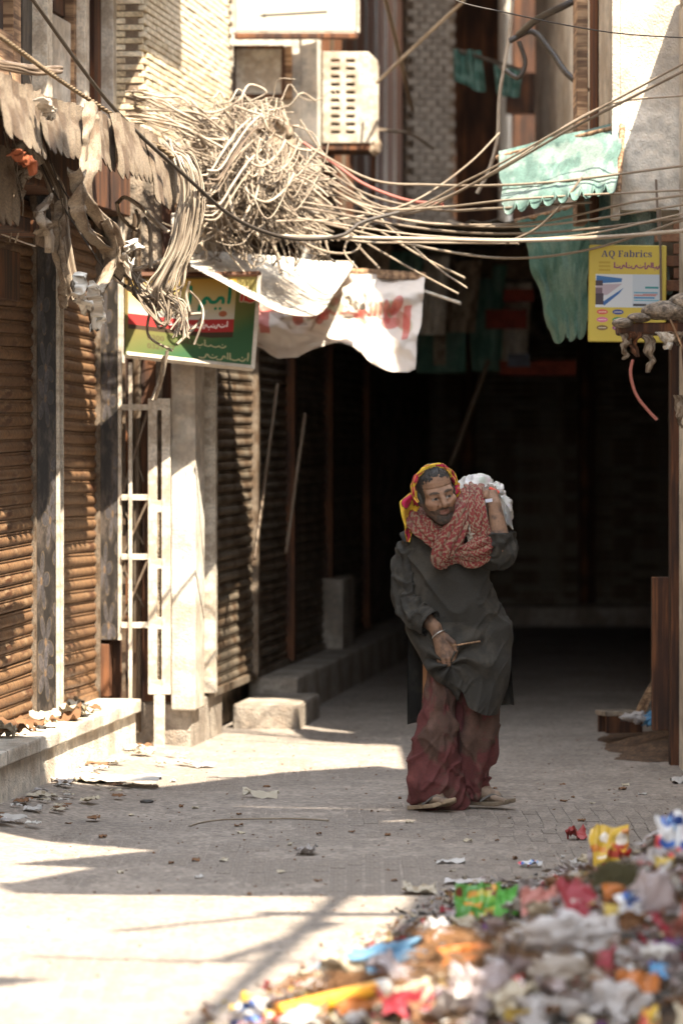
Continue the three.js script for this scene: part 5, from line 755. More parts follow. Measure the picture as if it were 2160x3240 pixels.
{
  const A = legRows([[2120, 1345, 1425, 1], [2160, 1340, 1432, 1], [2200, 1333, 1437, 1], [2240, 1329, 1441, 1], [2280, 1318, 1446, 1], [2320, 1306, 1448, 0.95], [2360, 1294, 1452, 0.9], [2400, 1280, 1458, 0.85], [2440, 1276, 1468, 0.8], [2480, 1283, 1474, 0.75], [2515, 1292, 1477, 0.7], [2540, 1298, 1474, 0.66]], (t) => lerp(0.10, 0.02, t) + 0.05 * Math.sin(Math.PI * t));
  const fold = (a, v) => 0.018 * (ridge(Math.cos(a) * 1.2 + 3, v * 5 + Math.sin(a + 0.6) * 1.1, Math.sin(a)) - 0.3) * smooth(0.1, 0.3, v) + 0.016 * (ridge(Math.cos(a) * 1.6 - v * 3, v * 8 - Math.cos(a) * 1.6, 4) - 0.3) * smooth(0.3, 0.6, v) + 0.018 * Math.sin(v * 15 + Math.cos(a - 1) * 2.4) * smooth(0.35, 0.8, v) * (0.5 + 0.5 * Math.sin(a)) + 0.010 * Math.sin(v * 31 - Math.cos(a + 0.7) * 3) * smooth(0.05, 0.2, v) * smooth(0.6, 0.3, v) + 0.02 * Math.max(0, Math.sin(v * 22 + a * 2)) ** 3 * smooth(0.6, 0.95, v) - 0.008;
  obj('trouser_leg', limbCloth(A.path, A.rad, { wr: 0.006, fr: 26, seed: 21, nu: 90, nv: 150, folds: fold, tx: 1 }), M.trouser, man);
  const B = legRows([[2130, 1440, 1590, 0.9], [2190, 1450, 1578, 0.9], [2240, 1445, 1574, 0.9], [2290, 1438, 1572, 0.9], [2340, 1435, 1566, 0.9], [2380, 1440, 1558, 0.9], [2420, 1446, 1543, 1], [2455, 1452, 1536, 1], [2490, 1470, 1533, 1.1], [2520, 1476, 1533, 1.1]], (t) => lerp(0.0, -0.03, t) + 0.04 * Math.sin(Math.PI * t));
  obj('trouser_leg', limbCloth(B.path, B.rad, { wr: 0.006, fr: 24, seed: 31, nu: 80, nv: 130, folds: (a, v) => 0.02 * (ridge(Math.cos(a) * 1.4 + v, v * 6 + Math.cos(a) * 1.5, Math.sin(a) * 1.4) - 0.3) + 0.012 * Math.sin(a * 5 + v * 6) * smooth(0.0, 0.3, v) + 0.012 * Math.max(0, Math.sin(v * 40 + a)) * smooth(0.72, 0.9, v) }), M.trouser, man);
}
// ---- sandals
for (const f of [footA, footB]) {
  const s = subgroup('sandal', man); s.position.set(f.o[0], f.o[1], f.o[2]); s.rotation.set(0, f.a, 0); const t = subgroup('sole_pivot', s); s.remove(t);
  const sh = new THREE.Shape(); [[-0.03, -0.03], [-0.042, 0.06], [-0.05, 0.15], [-0.03, 0.222], [0.005, 0.238], [0.035, 0.215], [0.05, 0.15], [0.04, 0.06], [0.03, -0.03], [0, -0.05]].forEach(([x, y], i, a) => i ? sh.splineThru([new THREE.Vector2(x, y)]) : sh.moveTo(x, y)); sh.closePath();
  const g = new THREE.ExtrudeGeometry(sh, { depth: 0.012, bevelEnabled: true, bevelSize: 0.004, bevelThickness: 0.004, bevelSegments: 2, curveSegments: 6 }); g.rotateX(Math.PI / 2); const p = g.attributes.position; for (let i = 0; i < p.count; i++) p.setY(i, p.getY(i) + p.getZ(i) * f.lift + Math.max(0, p.getZ(i) - 0.16) * 0.25); g.computeVertexNormals();
  obj('sole', uvm(g), std({ map: rep(T.dust, 4), color: f === footA ? new THREE.Color(0.85, 0.8, 0.7) : new THREE.Color(0.42, 0.4, 0.36), roughness: 0.85 }), s);
  const sy = (z) => z * f.lift; for (const k of [-1, 1]) obj('strap', tube([V(0.0, 0.01 + sy(0.19), 0.185), V(k * 0.022, 0.036 + sy(0.14), 0.14), V(k * 0.046, 0.004 + sy(0.08), 0.08)], 0.007, 14, 6), std({ color: new THREE.Color(0.12, 0.11, 0.1), roughness: 0.7 }), s);
}
// ---- stick and bangle
obj('bangle', new THREE.TorusGeometry(0.034, 0.0032, 8, 30).rotateX(1.25).rotateZ(0.55).translate(MX(1384), MY(2000), 0.205), std({ color: new THREE.Color(0.55, 0.53, 0.5), metalness: 0.8, roughness: 0.35 }), man);
tag(obj('stick', (() => { const g = bar(V(MX(1425), MY(2034), 0.236), V(MX(1512), MY(2019), 0.255), 0.009, 0.008, 8); g.translate(0.5045, 0.004, -18.02); return g; })(), M.palewood), 'short thin wooden stick held in the fist', 'stick');
// ---- patterned scarf
const scarfTex = tex(512, 512, (u, v) => {
  const w = 0.035, du = u + w * pf(u, v, 6, 6, 351, 2), dv = v + w * pf(u, v, 6, 6, 355, 2), a = Math.sin(du * 75.4) * Math.sin(dv * 62.83) + 0.9 * Math.sin(du * 37.7 + 3 * Math.sin(dv * 31.416)), b = pf(u, v, 48, 48, 359, 2), st = pf(u, v, 3, 3, 363, 3), e = pf(u, v, 128, 128, 367, 2);
  let c = mix3([0.54, 0.25, 0.215], [0.60, 0.51, 0.43], smooth(-0.25, 0.45, a + b * 1.8)); if (Math.abs(a + b * 1.6 - 0.15) < 0.16) c = [0.50, 0.30, 0.26]; if (a + b < -1.15) c = [0.50, 0.14, 0.20]; return mul3(mix3(c, [0.42, 0.36, 0.33], smooth(0.0, 0.45, st) * 0.55), 1 + e * 0.16);
});
M.scarf = std({ map: rep(scarfTex, 1), color: new THREE.Color(0.72, 0.7, 0.68), bumpMap: rep(T.weave, 6), bumpScale: 0.001, roughness: 0.95 });
const zx = (x) => MX(1160 + x / 2.904), zy = (y) => MY(1420 + y / 2.904);
const scarf = subgroup('scarf', man); scarf.userData.label = 'red and beige patterned cotton scarf wound round the neck';
function strand(pts, w, dpt, seed, tx = 1.4) { // pts [zx, zy, z], widths along it
  const path = pts.map(([x, y, z]) => [zx(x), zy(y), z]);
  obj('fold', limbCloth(path, w.map((k, i) => [k * 1.12, (dpt[i] ?? dpt[dpt.length - 1]) * 0.72]), { wr: 0.003, fr: 18, seed, nu: 64, nv: 90, open: 0.002, up: V(0, 0, 1), folds: (a, v) => 0.0085 * ((Math.abs(Math.sin(a * 3 + 3 * n3(v * 2.2, seed, 1) + v * 1.5))) ** 0.45 * 2 - 1.5) + 0.004 * (ridge(Math.cos(a) * 2 + seed, v * 3, Math.sin(a) * 2) - 0.3) + 0.006 * n3(Math.cos(a) * 2, v * 6, seed + 5), tx }), M.scarf, scarf);
}
strand([[440, 560, -0.02], [452, 650, 0.09], [540, 745, 0.15], [640, 830, 0.175], [760, 905, 0.185], [900, 940, 0.18]], [0.035, 0.040, 0.042, 0.040, 0.036, 0.03], [0.03], 2);
strand([[470, 590, 0.02], [520, 690, 0.12], [640, 780, 0.155], [720, 850, 0.17]], [0.03, 0.03, 0.03, 0.022], [0.025], 4);
strand([[840, 400, 0.03], [872, 480, 0.10], [850, 620, 0.16], [770, 780, 0.195], [700, 900, 0.21], [675, 1000, 0.205], [720, 1055, 0.185]], [0.028, 0.036, 0.042, 0.042, 0.042, 0.040, 0.02], [0.028], 6);
strand([[920, 540, 0.08], [900, 680, 0.14], [820, 820, 0.185], [790, 930, 0.19]], [0.02, 0.024, 0.026, 0.02], [0.02], 9);
strand([[985, 352, 0.0], [985, 400, 0.09], [990, 520, 0.145], [1015, 680, 0.165], [1040, 800, 0.17], [1020, 890, 0.175]], [0.04, 0.036, 0.035, 0.034, 0.034, 0.02], [0.028], 12);
strand([[820, 935, 0.175], [930, 925, 0.195], [1040, 880, 0.19], [1130, 820, 0.155], [1165, 740, 0.10]], [0.022, 0.032, 0.036, 0.034, 0.03], [0.028], 15);
strand([[740, 1000, 0.165], [860, 985, 0.17], [980, 985, 0.175], [1090, 930, 0.16], [1165, 820, 0.11]], [0.018, 0.034, 0.04, 0.034, 0.028], [0.025], 18);
obj('lining', limbCloth([[zx(930), zy(450), 0.09], [zx(930), zy(600), 0.13], [zx(955), zy(760), 0.15], [zx(965), zy(860), 0.16]], [[0.03, 0.02], [0.03, 0.02], [0.026, 0.02], [0.016, 0.015]], { wr: 0.006, seed: 22 }), std({ map: rep(T.cloth, 2), color: new THREE.Color(0.75, 0.78, 0.8) }), scarf);
// ---- yellow headcloth
const yellowTex = tex(512, 512, (u, v) => {
  const b = pf(u, v, 20, 20, 371, 3), a = pf(u, v, 4, 4, 375, 3); let c = mix3([0.82, 0.69, 0.22], [0.74, 0.56, 0.16], smooth(-0.2, 0.4, a)); for (let k = 0; k < 14; k++) { let dx = Math.abs(u - hash3(k, 5, 9)), dy = Math.abs(v - (k + 0.5) / 14); dx = Math.min(dx, 1 - dx); const r = Math.hypot(dx, dy * 1.0) + b * 0.03; if (r < 0.022) c = [0.60, 0.10, 0.16]; else if (r < 0.062) c = [0.68, 0.07, 0.28]; else if (r < 0.074) c = [0.35, 0.30, 0.06]; } for (const [fx, fy] of [[0.12, 0.1], [0.3, 0.3], [0.16, 0.52], [0.36, 0.06], [0.3, 0.62], [0.62, 0.2], [0.8, 0.45]]) { const r = Math.hypot(u - fx, v - fy) + b * 0.03; if (r < 0.03) c = [0.60, 0.10, 0.16]; else if (r < 0.085) c = [0.68, 0.07, 0.28]; else if (r < 0.1) c = [0.35, 0.30, 0.06]; } if (Math.abs(b) < 0.012 && a > 0) c = [0.40, 0.38, 0.08]; return c;
});
M.yellow = std({ map: rep(yellowTex, 1), roughness: 0.9, bumpMap: rep(T.weave, 5), bumpScale: 0.001 });
const hc = subgroup('headcloth', man); hc.userData.label = 'yellow headcloth printed with magenta flowers';
const H = (x, y, z) => V(x * HS, y * HS, z * HS).applyQuaternion(headQ).add(headC);
obj('hood', sheet(70, 40, (u, v) => { // from ear to ear over the crown, then down the back
  const a = lerp(-0.28, Math.PI + 0.28, u), t = v, tilt = lerp(0.30, 1.75, t); // angle back from the face plane
  const up = Math.sin(a), ex = Math.cos(a), rr = 1 + 0.03 * n3(u * 8, v * 6, 2) + 0.02 * Math.sin(u * 40 + v * 8) * 0.6 + (t < 0.12 ? 0.05 * (1 - t / 0.12) * (0.6 + 0.5 * n3(u * 6, 1, 4)) : 0);
  const y0 = up * Math.cos(tilt * 0.55), z0 = -Math.sin(tilt * 0.55) * (0.35 + 0.65 * Math.max(0, up)) ; return H(ex * 0.094 * rr, 0.018 + y0 * 0.102 * rr + (up < 0 ? 0.0 : 0.0), 0.026 + z0 * 0.15 * rr - 0.025 * Math.abs(ex));
}, { thick: 0.004, su: 1.2, sv: 0.8 }), M.yellow, hc);
obj('rolled_edge', (() => { const pts = []; for (let i = 0; i <= 40; i++) { const a = lerp(-0.42, Math.PI + 0.42, i / 40); pts.push(H(Math.cos(a) * 0.097, 0.020 + Math.sin(a) * 0.102, 0.020 - 0.022 * Math.abs(Math.cos(a)) + 0.004 * Math.sin(i * 1.3))); } return limbCloth(pts.map((p) => p.toArray()), pts.map((_, i) => [0.0095 + 0.003 * Math.sin(i * 0.9), 0.007]), { wr: 0.003, fr: 90, seed: 7, nu: 20, nv: 120, open: 0.002, tx: 1.5 }); })(), M.yellow, hc);
obj('tail', sheet(22, 34, (u, v) => { // knotted tail by the ear
  const top = V(zx(460), zy(420), 0.10), l = [[395, 405], [300, 485], [315, 600], [340, 700], [345, 780], [360, 850]], r = [[492, 410], [490, 520], [440, 600], [430, 690], [410, 780], [385, 850]], i = v * 5, k = Math.min(4, Math.floor(i)), L = [lerp(l[k][0], l[k + 1][0], i - k), lerp(l[k][1], l[k + 1][1], i - k)], Q = [lerp(r[k][0], r[k + 1][0], i - k), lerp(r[k][1], r[k + 1][1], i - k)];
  return V(zx(lerp(L[0], Q[0], u)), zy(lerp(L[1], Q[1], u)), 0.085 + 0.03 * Math.sin(u * 5 + v * 3) * (1 - v * 0.5) + 0.02 * v + 0.006 * n3(u * 6, v * 8, 3));
}, { thick: 0.003, su: 0.45, sv: 0.7 }), M.yellow, hc);
obj('knot', bump(new THREE.IcosahedronGeometry(0.026, 4).scale(1.1, 1.1, 0.9).translate(zx(470), zy(430), 0.10), 0.02, 50, 3), M.yellow, hc);
obj('knot', bump(new THREE.IcosahedronGeometry(0.018, 4).scale(0.8, 1.5, 0.8).translate(zx(818), zy(372), 0.105), 0.02, 60, 3), M.yellow, hc);
// ---- sack over the shoulder
{
  const s = thing('sack', 'crumpled white plastic sack carried over the shoulder', 'sack', [0.5045, 0.004, -18.02]);
  const sackTex = canvasTex(256, 256, (c) => { c.fillStyle = '#b4b0aa'; c.fillRect(0, 0, 256, 256); const r = rng(5); for (let i = 0; i < 60; i++) { c.fillStyle = `rgba(${120 + 80 * r()},${120 + 70 * r()},${120 + 70 * r()},0.18)`; c.fillRect(r() * 256, r() * 256, 40 * r(), 20 * r()); } });
  const pm = std({ map: sackTex, roughness: 0.45 });
  const crumple = (g, a, f, sd) => { const p = g.attributes.position, n = g.attributes.normal; for (let i = 0; i < p.count; i++) { const x = p.getX(i) * f + sd, y = p.getY(i) * f, z = p.getZ(i) * f; const k = a * ((1 - Math.abs(n3(x, y, z))) ** 2 + 0.5 * (1 - Math.abs(n3(x * 2.3, y * 2.3, z * 2.3))) ** 2 - 0.8); p.setXYZ(i, p.getX(i) + n.getX(i) * k, p.getY(i) + n.getY(i) * k, p.getZ(i) + n.getZ(i) * k); } g.computeVertexNormals(); return g; };
  const sph = (x, y, z, a, b, c, d = 20) => { const g = new THREE.SphereGeometry(1, 48, 36).scale(a, b, c); g.computeVertexNormals(); return g.translate(x, y, z); };
  obj('bag', crumple(sph(zx(1010), zy(500), -0.09, 0.115, 0.125, 0.15), 0.03, 12, 1), pm, s);
  obj('bag', crumple(sph(zx(1190), zy(560), -0.07, 0.075, 0.085, 0.11), 0.03, 14, 5), pm, s);
  obj('bag_mouth', crumple(sph(zx(1170), zy(385), 0.04, 0.046, 0.036, 0.05), 0.018, 26, 9), pm, s);
  obj('flap', sheet(16, 20, (u, v) => { const l = [[1150, 430], [1215, 540], [1245, 650], [1330, 735]], r = [[1215, 430], [1300, 540], [1322, 650], [1334, 738]], i = v * 3, k = Math.min(2, Math.floor(i)); return V(zx(lerp(lerp(l[k][0], l[k + 1][0], i - k), lerp(r[k][0], r[k + 1][0], i - k), u)), zy(lerp(l[k][1], l[k + 1][1], i - k)), 0.05 + 0.03 * Math.sin(u * 4 + v * 5) + 0.01 * n3(u * 5, v * 6, 2)); }, { thick: 0.002 }), pm, s);
  obj('red_packet', bx(-0.026, 0.026, -0.007, 0.007, -0.006, 0.006, 0.004).rotateZ(-0.45).translate(zx(1160), zy(378), 0.098), std({ color: new THREE.Color(0.62, 0.06, 0.03), roughness: 0.5 }), s);
  obj('paper_slip', bx(-0.016, 0.016, -0.008, 0.008, -0.002, 0.002).rotateZ(0.12).translate(zx(1108), zy(470), 0.145), std({ color: new THREE.Color(0.55, 0.58, 0.66), roughness: 0.6 }), s);
}
// ------------------------------------------------------------------ rubbish heap in the foreground
const heapH = (x, d) => { const e = x - (-0.42 + 0.25 * (d - 11.4)); return 0.42 * smooth(0, 1.7, e) * smooth(15.3, 13.9, d) * smooth(10.3, 11.9, d) * (1 + 0.35 * fb3(x * 3.5, d * 3.5, 4)) + 0.03 * fb3(x * 12, d * 12, 9) * smooth(0, 0.3, e) - 0.03 * smooth(0.05, -0.1, e); };
const heapHit = (px, py) => { for (let d = 10.2; d < 15.6; d += 0.01) { const p = at(px, py, d); if (p.y <= heapH(p.x, d)) return [p, d]; } const p = onGround(px, py); return [p, -p.z]; };
const pl = (r, g, b, o = {}) => std({ color: new THREE.Color().setRGB(r, g, b), roughness: 0.55, ...o });
const film = (r, g, b) => new THREE.MeshPhysicalMaterial({ color: new THREE.Color().setRGB(r, g, b), roughness: 0.45, transmission: 0.45, thickness: 0, side: THREE.DoubleSide });
const printTex = (base, cols, seed) => canvasTex(128, 128, (c) => { c.fillStyle = base; c.fillRect(0, 0, 128, 128); const r = rng(seed); for (let i = 0; i < 14; i++) { c.fillStyle = cols[i % cols.length]; if (r() < 0.5) c.fillRect(r() * 110, r() * 110, 10 + r() * 50, 6 + r() * 20); else { c.beginPath(); c.ellipse(r() * 128, r() * 128, 6 + r() * 26, 4 + r() * 18, r() * 3, 0, 7); c.fill(); } } });
const P_ = {
  white: pl(0.45, 0.425, 0.395), grey: pl(0.28, 0.25, 0.23), clear: film(0.58, 0.54, 0.52), pinkgrey: film(0.46, 0.38, 0.37), red: pl(0.30, 0.04, 0.035), maroon: pl(0.24, 0.02, 0.03), salmon: pl(0.38, 0.15, 0.12), yellow: pl(0.46, 0.33, 0.07), cream: pl(0.44, 0.37, 0.26), orange: pl(0.38, 0.12, 0.02), blue: pl(0.09, 0.21, 0.33), skyblue: pl(0.08, 0.24, 0.42), green: pl(0.08, 0.30, 0.04), purple: pl(0.12, 0.04, 0.14), brown: pl(0.17, 0.085, 0.04, { roughness: 0.95 }), dark: pl(0.05, 0.045, 0.04), beige: film(0.42, 0.35, 0.28),
  snackY: std({ map: printTex('#c4a23a', ['#b04a38', '#d8d0c4', '#c07a30', '#b84a40'], 3), roughness: 0.4 }), snackG: std({ map: printTex('#4a8434', ['#c08a34', '#6a9c40', '#6a3424', '#b0a848'], 4), roughness: 0.4 }), snackB: std({ map: printTex('#c4c4c4', ['#2c62b4', '#1c3c7c', '#d84a4a', '#8ab4dc'], 5), roughness: 0.4 }), snackR: std({ map: printTex('#c8322a', ['#e8b43c', '#e8e0d8', '#8a1a1a'], 6), roughness: 0.4 }), paper: std({ map: printTex('#b0a694', ['#988a74', '#a89e8c', '#8c7e68'], 7), roughness: 0.95 }), newsprint: std({ map: printTex('#c8c4bc', ['#8a8680', '#9a9690', '#b8b4ac'], 8), roughness: 0.95 }),
};
function crumpledSheet(w, h, seed, n = 12, amp = 0.28) { const s = Math.max(w, h); return sheet(n, n, (u, v) => V((u - 0.5) * w + amp * 0.4 * s * n3(u * 3, v * 3, seed + 7), s * amp * (ridge(u * 2.6 + seed, v * 2.6, seed) * 1.2 + n3(u * 3, v * 3, seed) * 0.6 + 0.4 * n3(u * 7, v * 7, seed)), (v - 0.5) * h + amp * 0.4 * s * n3(u * 3, v * 3, seed + 13)), { thick: 0.0015 }); }
function crumpledBag(w, h, dp, seed, det = 4) { const g = new THREE.IcosahedronGeometry(1, det), p = g.attributes.position; for (let i = 0; i < p.count; i++) { const x = p.getX(i), y = p.getY(i), z = p.getZ(i), k = 0.55 + 0.5 * ridge(x * 1.8 + seed, y * 1.8, z * 1.8) + 0.45 * ridge(x * 3.4, y * 3.4 + seed, z * 3.4) + 0.25 * n3(x * 1.4, y * 1.4 + seed, z * 1.4) + 0.22 * ridge(x * 6 + seed, y * 6, z * 6); p.setXYZ(i, x * k * w / 2, y * k * h / 2, z * k * dp / 2); } g.computeVertexNormals(); const m = mergeVertices((g.deleteAttribute('normal'), g), 1e-5); m.computeVertexNormals(); return m; }
const heap = thing('rubbish_heap', 'low brown heap of rotting rubbish at the near right of the street', 'rubbish heap');
{
  obj('heap_soil', uvm(sheet(120, 120, (u, v) => { const d = lerp(9.6, 15.4, v), x = lerp(-0.62 + 0.25 * (d - 11.4), 2.6, u); return V(x, heapH(x, d) - 0.004, -d); })), std({ map: rep(T.stone, 1.5), color: new THREE.Color(0.5, 0.38, 0.28), bumpMap: rep(T.grain, 3), bumpScale: 0.03 }), heap);
  const r = rng(2024), by = {}; const cols = ['grey', 'cream', 'maroon', 'brown', 'dark', 'pinkgrey', 'brown', 'yellow', 'grey', 'brown', 'dark', 'paper', 'brown', 'pinkgrey', 'dark', 'white', 'clear', 'salmon', 'clear', 'paper', 'white'];
  for (let i = 0; i < 4800; i++) { const d = 10.6 + 4.5 * r(), x = -0.5 + 0.25 * (d - 11.4) + 2.6 * r() ** 1.2; const c = cols[Math.floor(r() * cols.length)], s = 0.012 + 0.03 * r() * r(); const g = crumpledSheet(s * (0.5 + 2.4 * r()), s * (0.25 + 0.6 * r()), i, 3, 0.14); g.rotateX(r() * 2 - 1); g.rotateY(r() * 6.28); g.rotateZ(r() * 2 - 1); g.translate(x, heapH(x, d) + 0.006, -d); (by[c] = by[c] || []).push(g); }
  for (const c in by) stuff(obj('small_scraps', by[c], P_[c], heap));
}
const HG = 'scraps on the rubbish heap';
function drop(name, label, cat, px, py, w, h, m, kind, seed, { lift = 0.35, tilt = 0.5, yaw = 0, roll = 0, group, flat = 0.6 } = {}) {
  const [p, d] = heapHit(px, py), W = w / K * d, Hh = h / K * d;
  const g = kind === 'bag' ? crumpledBag(W, Hh, W * flat, seed, W > 0.1 ? 5 : 4) : crumpledSheet(W, Hh * 1.8, seed, 14, 0.15);
  const o = tag(obj(name, g, m), label, cat, group); o.rotation.set(kind === 'bag' ? 0 : tilt, yaw, roll, 'YXZ'); o.position.set(p.x, p.y + Hh * lift, p.z); return o;
}
drop('snack_packet', 'crumpled yellow and white snack packet standing on top of the heap', 'packet', 1925, 2735, 120, 85, P_.snackY, 'sheet', 3, { tilt: 1.1, lift: 0.6 });
drop('snack_packet', 'blue and white packet leaning at the top of the heap', 'packet', 2125, 2720, 95, 100, P_.snackB, 'sheet', 5, { tilt: 1.1, lift: 0.6 });
drop('snack_packet', 'bright green and orange snack packet at the heap edge', 'packet', 1510, 2905, 140, 85, P_.snackG, 'sheet', 8, { tilt: 0.95, lift: 0.5 });
drop('green_wrapper', 'small shiny green wrapper beside the green and orange packet', 'wrapper', 1602, 2895, 70, 75, P_.green, 'sheet', 11, { tilt: 1.0 });
drop('cloth_scrap', 'salmon pink cloth scrap lying on the heap', 'cloth', 1705, 2885, 120, 70, P_.salmon, 'sheet', 14, { tilt: 0.8 });
drop('cardboard_scrap', 'brown cardboard scrap leaning on the dark roots', 'cardboard', 1942, 2862, 75, 55, P_.orange, 'sheet', 17, { tilt: 1.1 });
drop('plastic_bag', 'large crumpled clear plastic bag in the middle of the heap', 'plastic bag', 1800, 2985, 300, 130, P_.clear, 'bag', 20, { lift: 0.2 });
drop('plastic_bag', 'tall pinkish grey plastic bag near the top of the heap', 'plastic bag', 2055, 2880, 130, 170, P_.pinkgrey, 'bag', 23, { lift: 0.2 });
drop('plastic_bag', 'beige plastic bag below the large clear bag', 'plastic bag', 1780, 3120, 240, 120, P_.beige, 'bag', 26, { lift: 0.2 });
drop('plastic_bag', 'pale grey plastic bag beside the red packet', 'plastic bag', 1525, 3180, 200, 170, P_.pinkgrey, 'bag', 29, { lift: 0.2 });
drop('plastic_bag', 'dull brown grey bag below the beige plastic bag', 'plastic bag', 1770, 3220, 230, 120, P_.grey, 'bag', 32, { lift: 0.1 });
drop('plastic_bag', 'white plastic bag beside the orange brown leather scrap', 'plastic bag', 1950, 3190, 160, 140, P_.clear, 'bag', 34, { lift: 0.1 });
drop('plastic_bag', 'flattened sky blue plastic bag at the left end of the heap', 'plastic bag', 1165, 3068, 300, 90, P_.blue, 'bag', 35, { lift: 0.25, roll: 0.22, flat: 0.5 });
drop('orange_wrapper', 'torn orange wrapper lying on the coconut fibre', 'wrapper', 1505, 3048, 220, 50, P_.orange, 'sheet', 38, { tilt: 0.7, roll: 0.25 });
drop('red_packet', 'shiny red packet below the coconut fibre', 'packet', 1612, 3180, 90, 90, P_.snackR, 'sheet', 41, { tilt: 0.9 });
drop('red_cloth', 'dark red cloth at the lower edge of the heap', 'cloth', 1330, 3215, 230, 60, P_.maroon, 'sheet', 44, { tilt: 0.5 });
drop('leather_scrap', 'orange brown leather scrap on the near side of the heap', 'scrap', 2010, 3170, 130, 80, P_.orange, 'sheet', 47, { tilt: 0.8 });
drop('yellow_scrap', 'small bright yellow scrap under the pinkish grey bag', 'scrap', 1940, 2920, 55, 45, P_.yellow, 'sheet', 50, { tilt: 1 });
drop('purple_scrap', 'small purple scrap near the green packet', 'scrap', 1550, 2952, 50, 25, P_.purple, 'sheet', 53);
drop('blue_scrap', 'small blue scrap on the near side of the heap', 'scrap', 2085, 3090, 50, 40, P_.skyblue, 'sheet', 55);
drop('plastic_bag', 'small white bag beside the large clear plastic bag', 'plastic bag', 2080, 3040, 110, 70, P_.white, 'bag', 57);
{ // orange and yellow printed tube
  const [a] = heapHit(880, 3238), [b] = heapHit(1225, 3155); a.y += 0.03; b.y += 0.03;
  const t = thing('printed_tube', 'yellow and orange cardboard tube with a white end lying at the heap edge', 'tube'); const c = b.clone().lerp(a, 0.12);
  obj('tube_body', uvm(bar(a, c, 0.052, 0.052, 16)), std({ map: printTex('#e09a2a', ['#d8602a', '#e8c04a', '#e08a28'], 21), roughness: 0.5 }), t); obj('tube_end', bar(c, b, 0.054, 0.056, 16), P_.white, t);
}
{ // coconut fibre and dark roots
  const fibre = (px0, px1, py0, py1, n, name, label, m, seed, len) => { const r = rng(seed), gs = []; for (let i = 0; i < n; i++) { const u = r() + r() - 1, v = r() + r() - 1, [p] = heapHit((px0 + px1) / 2 + u * (px1 - px0) / 2, (py0 + py1) / 2 + v * (py1 - py0) / 2); const lift = 0.05 * (1 - u * u) * (1 - v * v) * r(); p.y += lift; const a = r() * 6.28, q = p.clone().add(V(Math.cos(a) * len * r(), 0.02 * (r() - 0.3), Math.sin(a) * len * r())), mid = p.clone().lerp(q, 0.5).add(V(0, 0.012 * r(), 0)); gs.push(bar(p, mid, 0.003, 0.002), bar(mid, q, 0.002, 0.002)); } return stuff(tag(obj(name, gs, m), label, 'fibre')); };
  fibre(1290, 1560, 2940, 3090, 1500, 'coconut_fibre', 'matted brown coconut fibre behind the blue bag', pl(0.22, 0.11, 0.045, { roughness: 1 }), 3, 0.06); fibre(850, 1320, 3090, 3180, 900, 'coconut_fibre', 'loose brown fibre spread below the blue bag', pl(0.18, 0.09, 0.04, { roughness: 1 }), 4, 0.06);
  fibre(1100, 2100, 2900, 3240, 1800, 'loose_fibre', 'brown straw and fibre strewn over the near side of the heap', pl(0.16, 0.09, 0.045, { roughness: 1 }), 8, 0.09); fibre(1850, 2040, 2740, 2870, 1200, 'root_clump', 'dark mossy root clump near the top of the heap', pl(0.07, 0.06, 0.025, { roughness: 1 }), 5, 0.05);
}
{
  const r = rng(555), kinds = [['white', 'white plastic', 6], ['cream', 'cream paper', 4], ['pinkgrey', 'pinkish plastic film', 9], ['red', 'red', 1], ['yellow', 'yellow', 1], ['clear', 'clear plastic', 10], ['brown', 'brown', 7], ['maroon', 'dark red', 2], ['grey', 'grey', 3], ['salmon', 'salmon', 2], ['orange', 'orange', 1], ['skyblue', 'blue', 1], ['snackR', 'red printed', 1], ['snackY', 'yellow printed', 1], ['snackB', 'blue printed', 1], ['paper', 'dirty paper', 5], ['dark', 'black', 4], ['purple', 'dull purple', 1]], bagOf = []; kinds.forEach((k) => { for (let i = 0; i < k[2]; i++) bagOf.push(k); });
  for (let i = 0; i < 285; i++) { const py = 2700 + 560 * r(), lo = 2160 - (py - 2600) * 2.5, px = Math.max(620, lo) + (2190 - Math.max(620, lo)) * r(); const [k, word] = bagOf[Math.floor(r() * bagOf.length)], s = (30 + 105 * r() * r()) * (0.6 + (py - 2600) / 600); drop('litter_scrap', 'crumpled ' + word + ' scrap on the rubbish heap', 'scrap', px, py, s, s * (r() < 0.35 ? 0.18 : 0.4 + 0.5 * r()), P_[k], k !== 'purple' && r() < 0.10 ? 'bag' : 'sheet', 100 + i, { tilt: 0.3 + r() * 0.9, yaw: r() * 6.28, roll: (r() - 0.5), group: HG, lift: 0.25 }); }
}
// ------------------------------------------------------------------ litter on the open ground
function lay(name, label, cat, px, py, w, h, m, seed, group, opts = {}) { const p = onGround(px, py), d = -p.z, W = w / K * d, L = opts.len || Math.max(0.02, Math.min(0.4, h / K * d * d / EYE * 0.9)); const g = crumpledSheet(W, L, seed, 10, opts.amp || 0.07); const o = tag(obj(name, g, m), label, cat, group); g.computeBoundingBox(); o.position.set(p.x, 0.003 - g.boundingBox.min.y * (opts.sink || 0.8) + (opts.up || 0), p.z); return o; }
lay('flower_petals', 'small clump of red flower petals on the pavers', 'petals', 1820, 2658, 60, 20, P_.red, 3, undefined, { amp: 0.35, len: 0.08 });
lay('tube_packet', 'small white and blue squeezed packet on the pavers', 'packet', 1677, 2745, 72, 16, P_.snackB, 5, undefined, { amp: 0.16, len: 0.05 });
lay('paper_wrapper', 'cream crumpled paper wrapper on the road beside the loop of wire', 'paper', 822, 2526, 115, 18, P_.paper, 7, undefined, { amp: 0.12, len: 0.06 });
lay('cream_carton', 'torn cream carton lying on the sunlit edge of the road', 'carton', 1325, 2828, 105, 30, P_.paper, 9, undefined, { amp: 0.15, len: 0.12 });
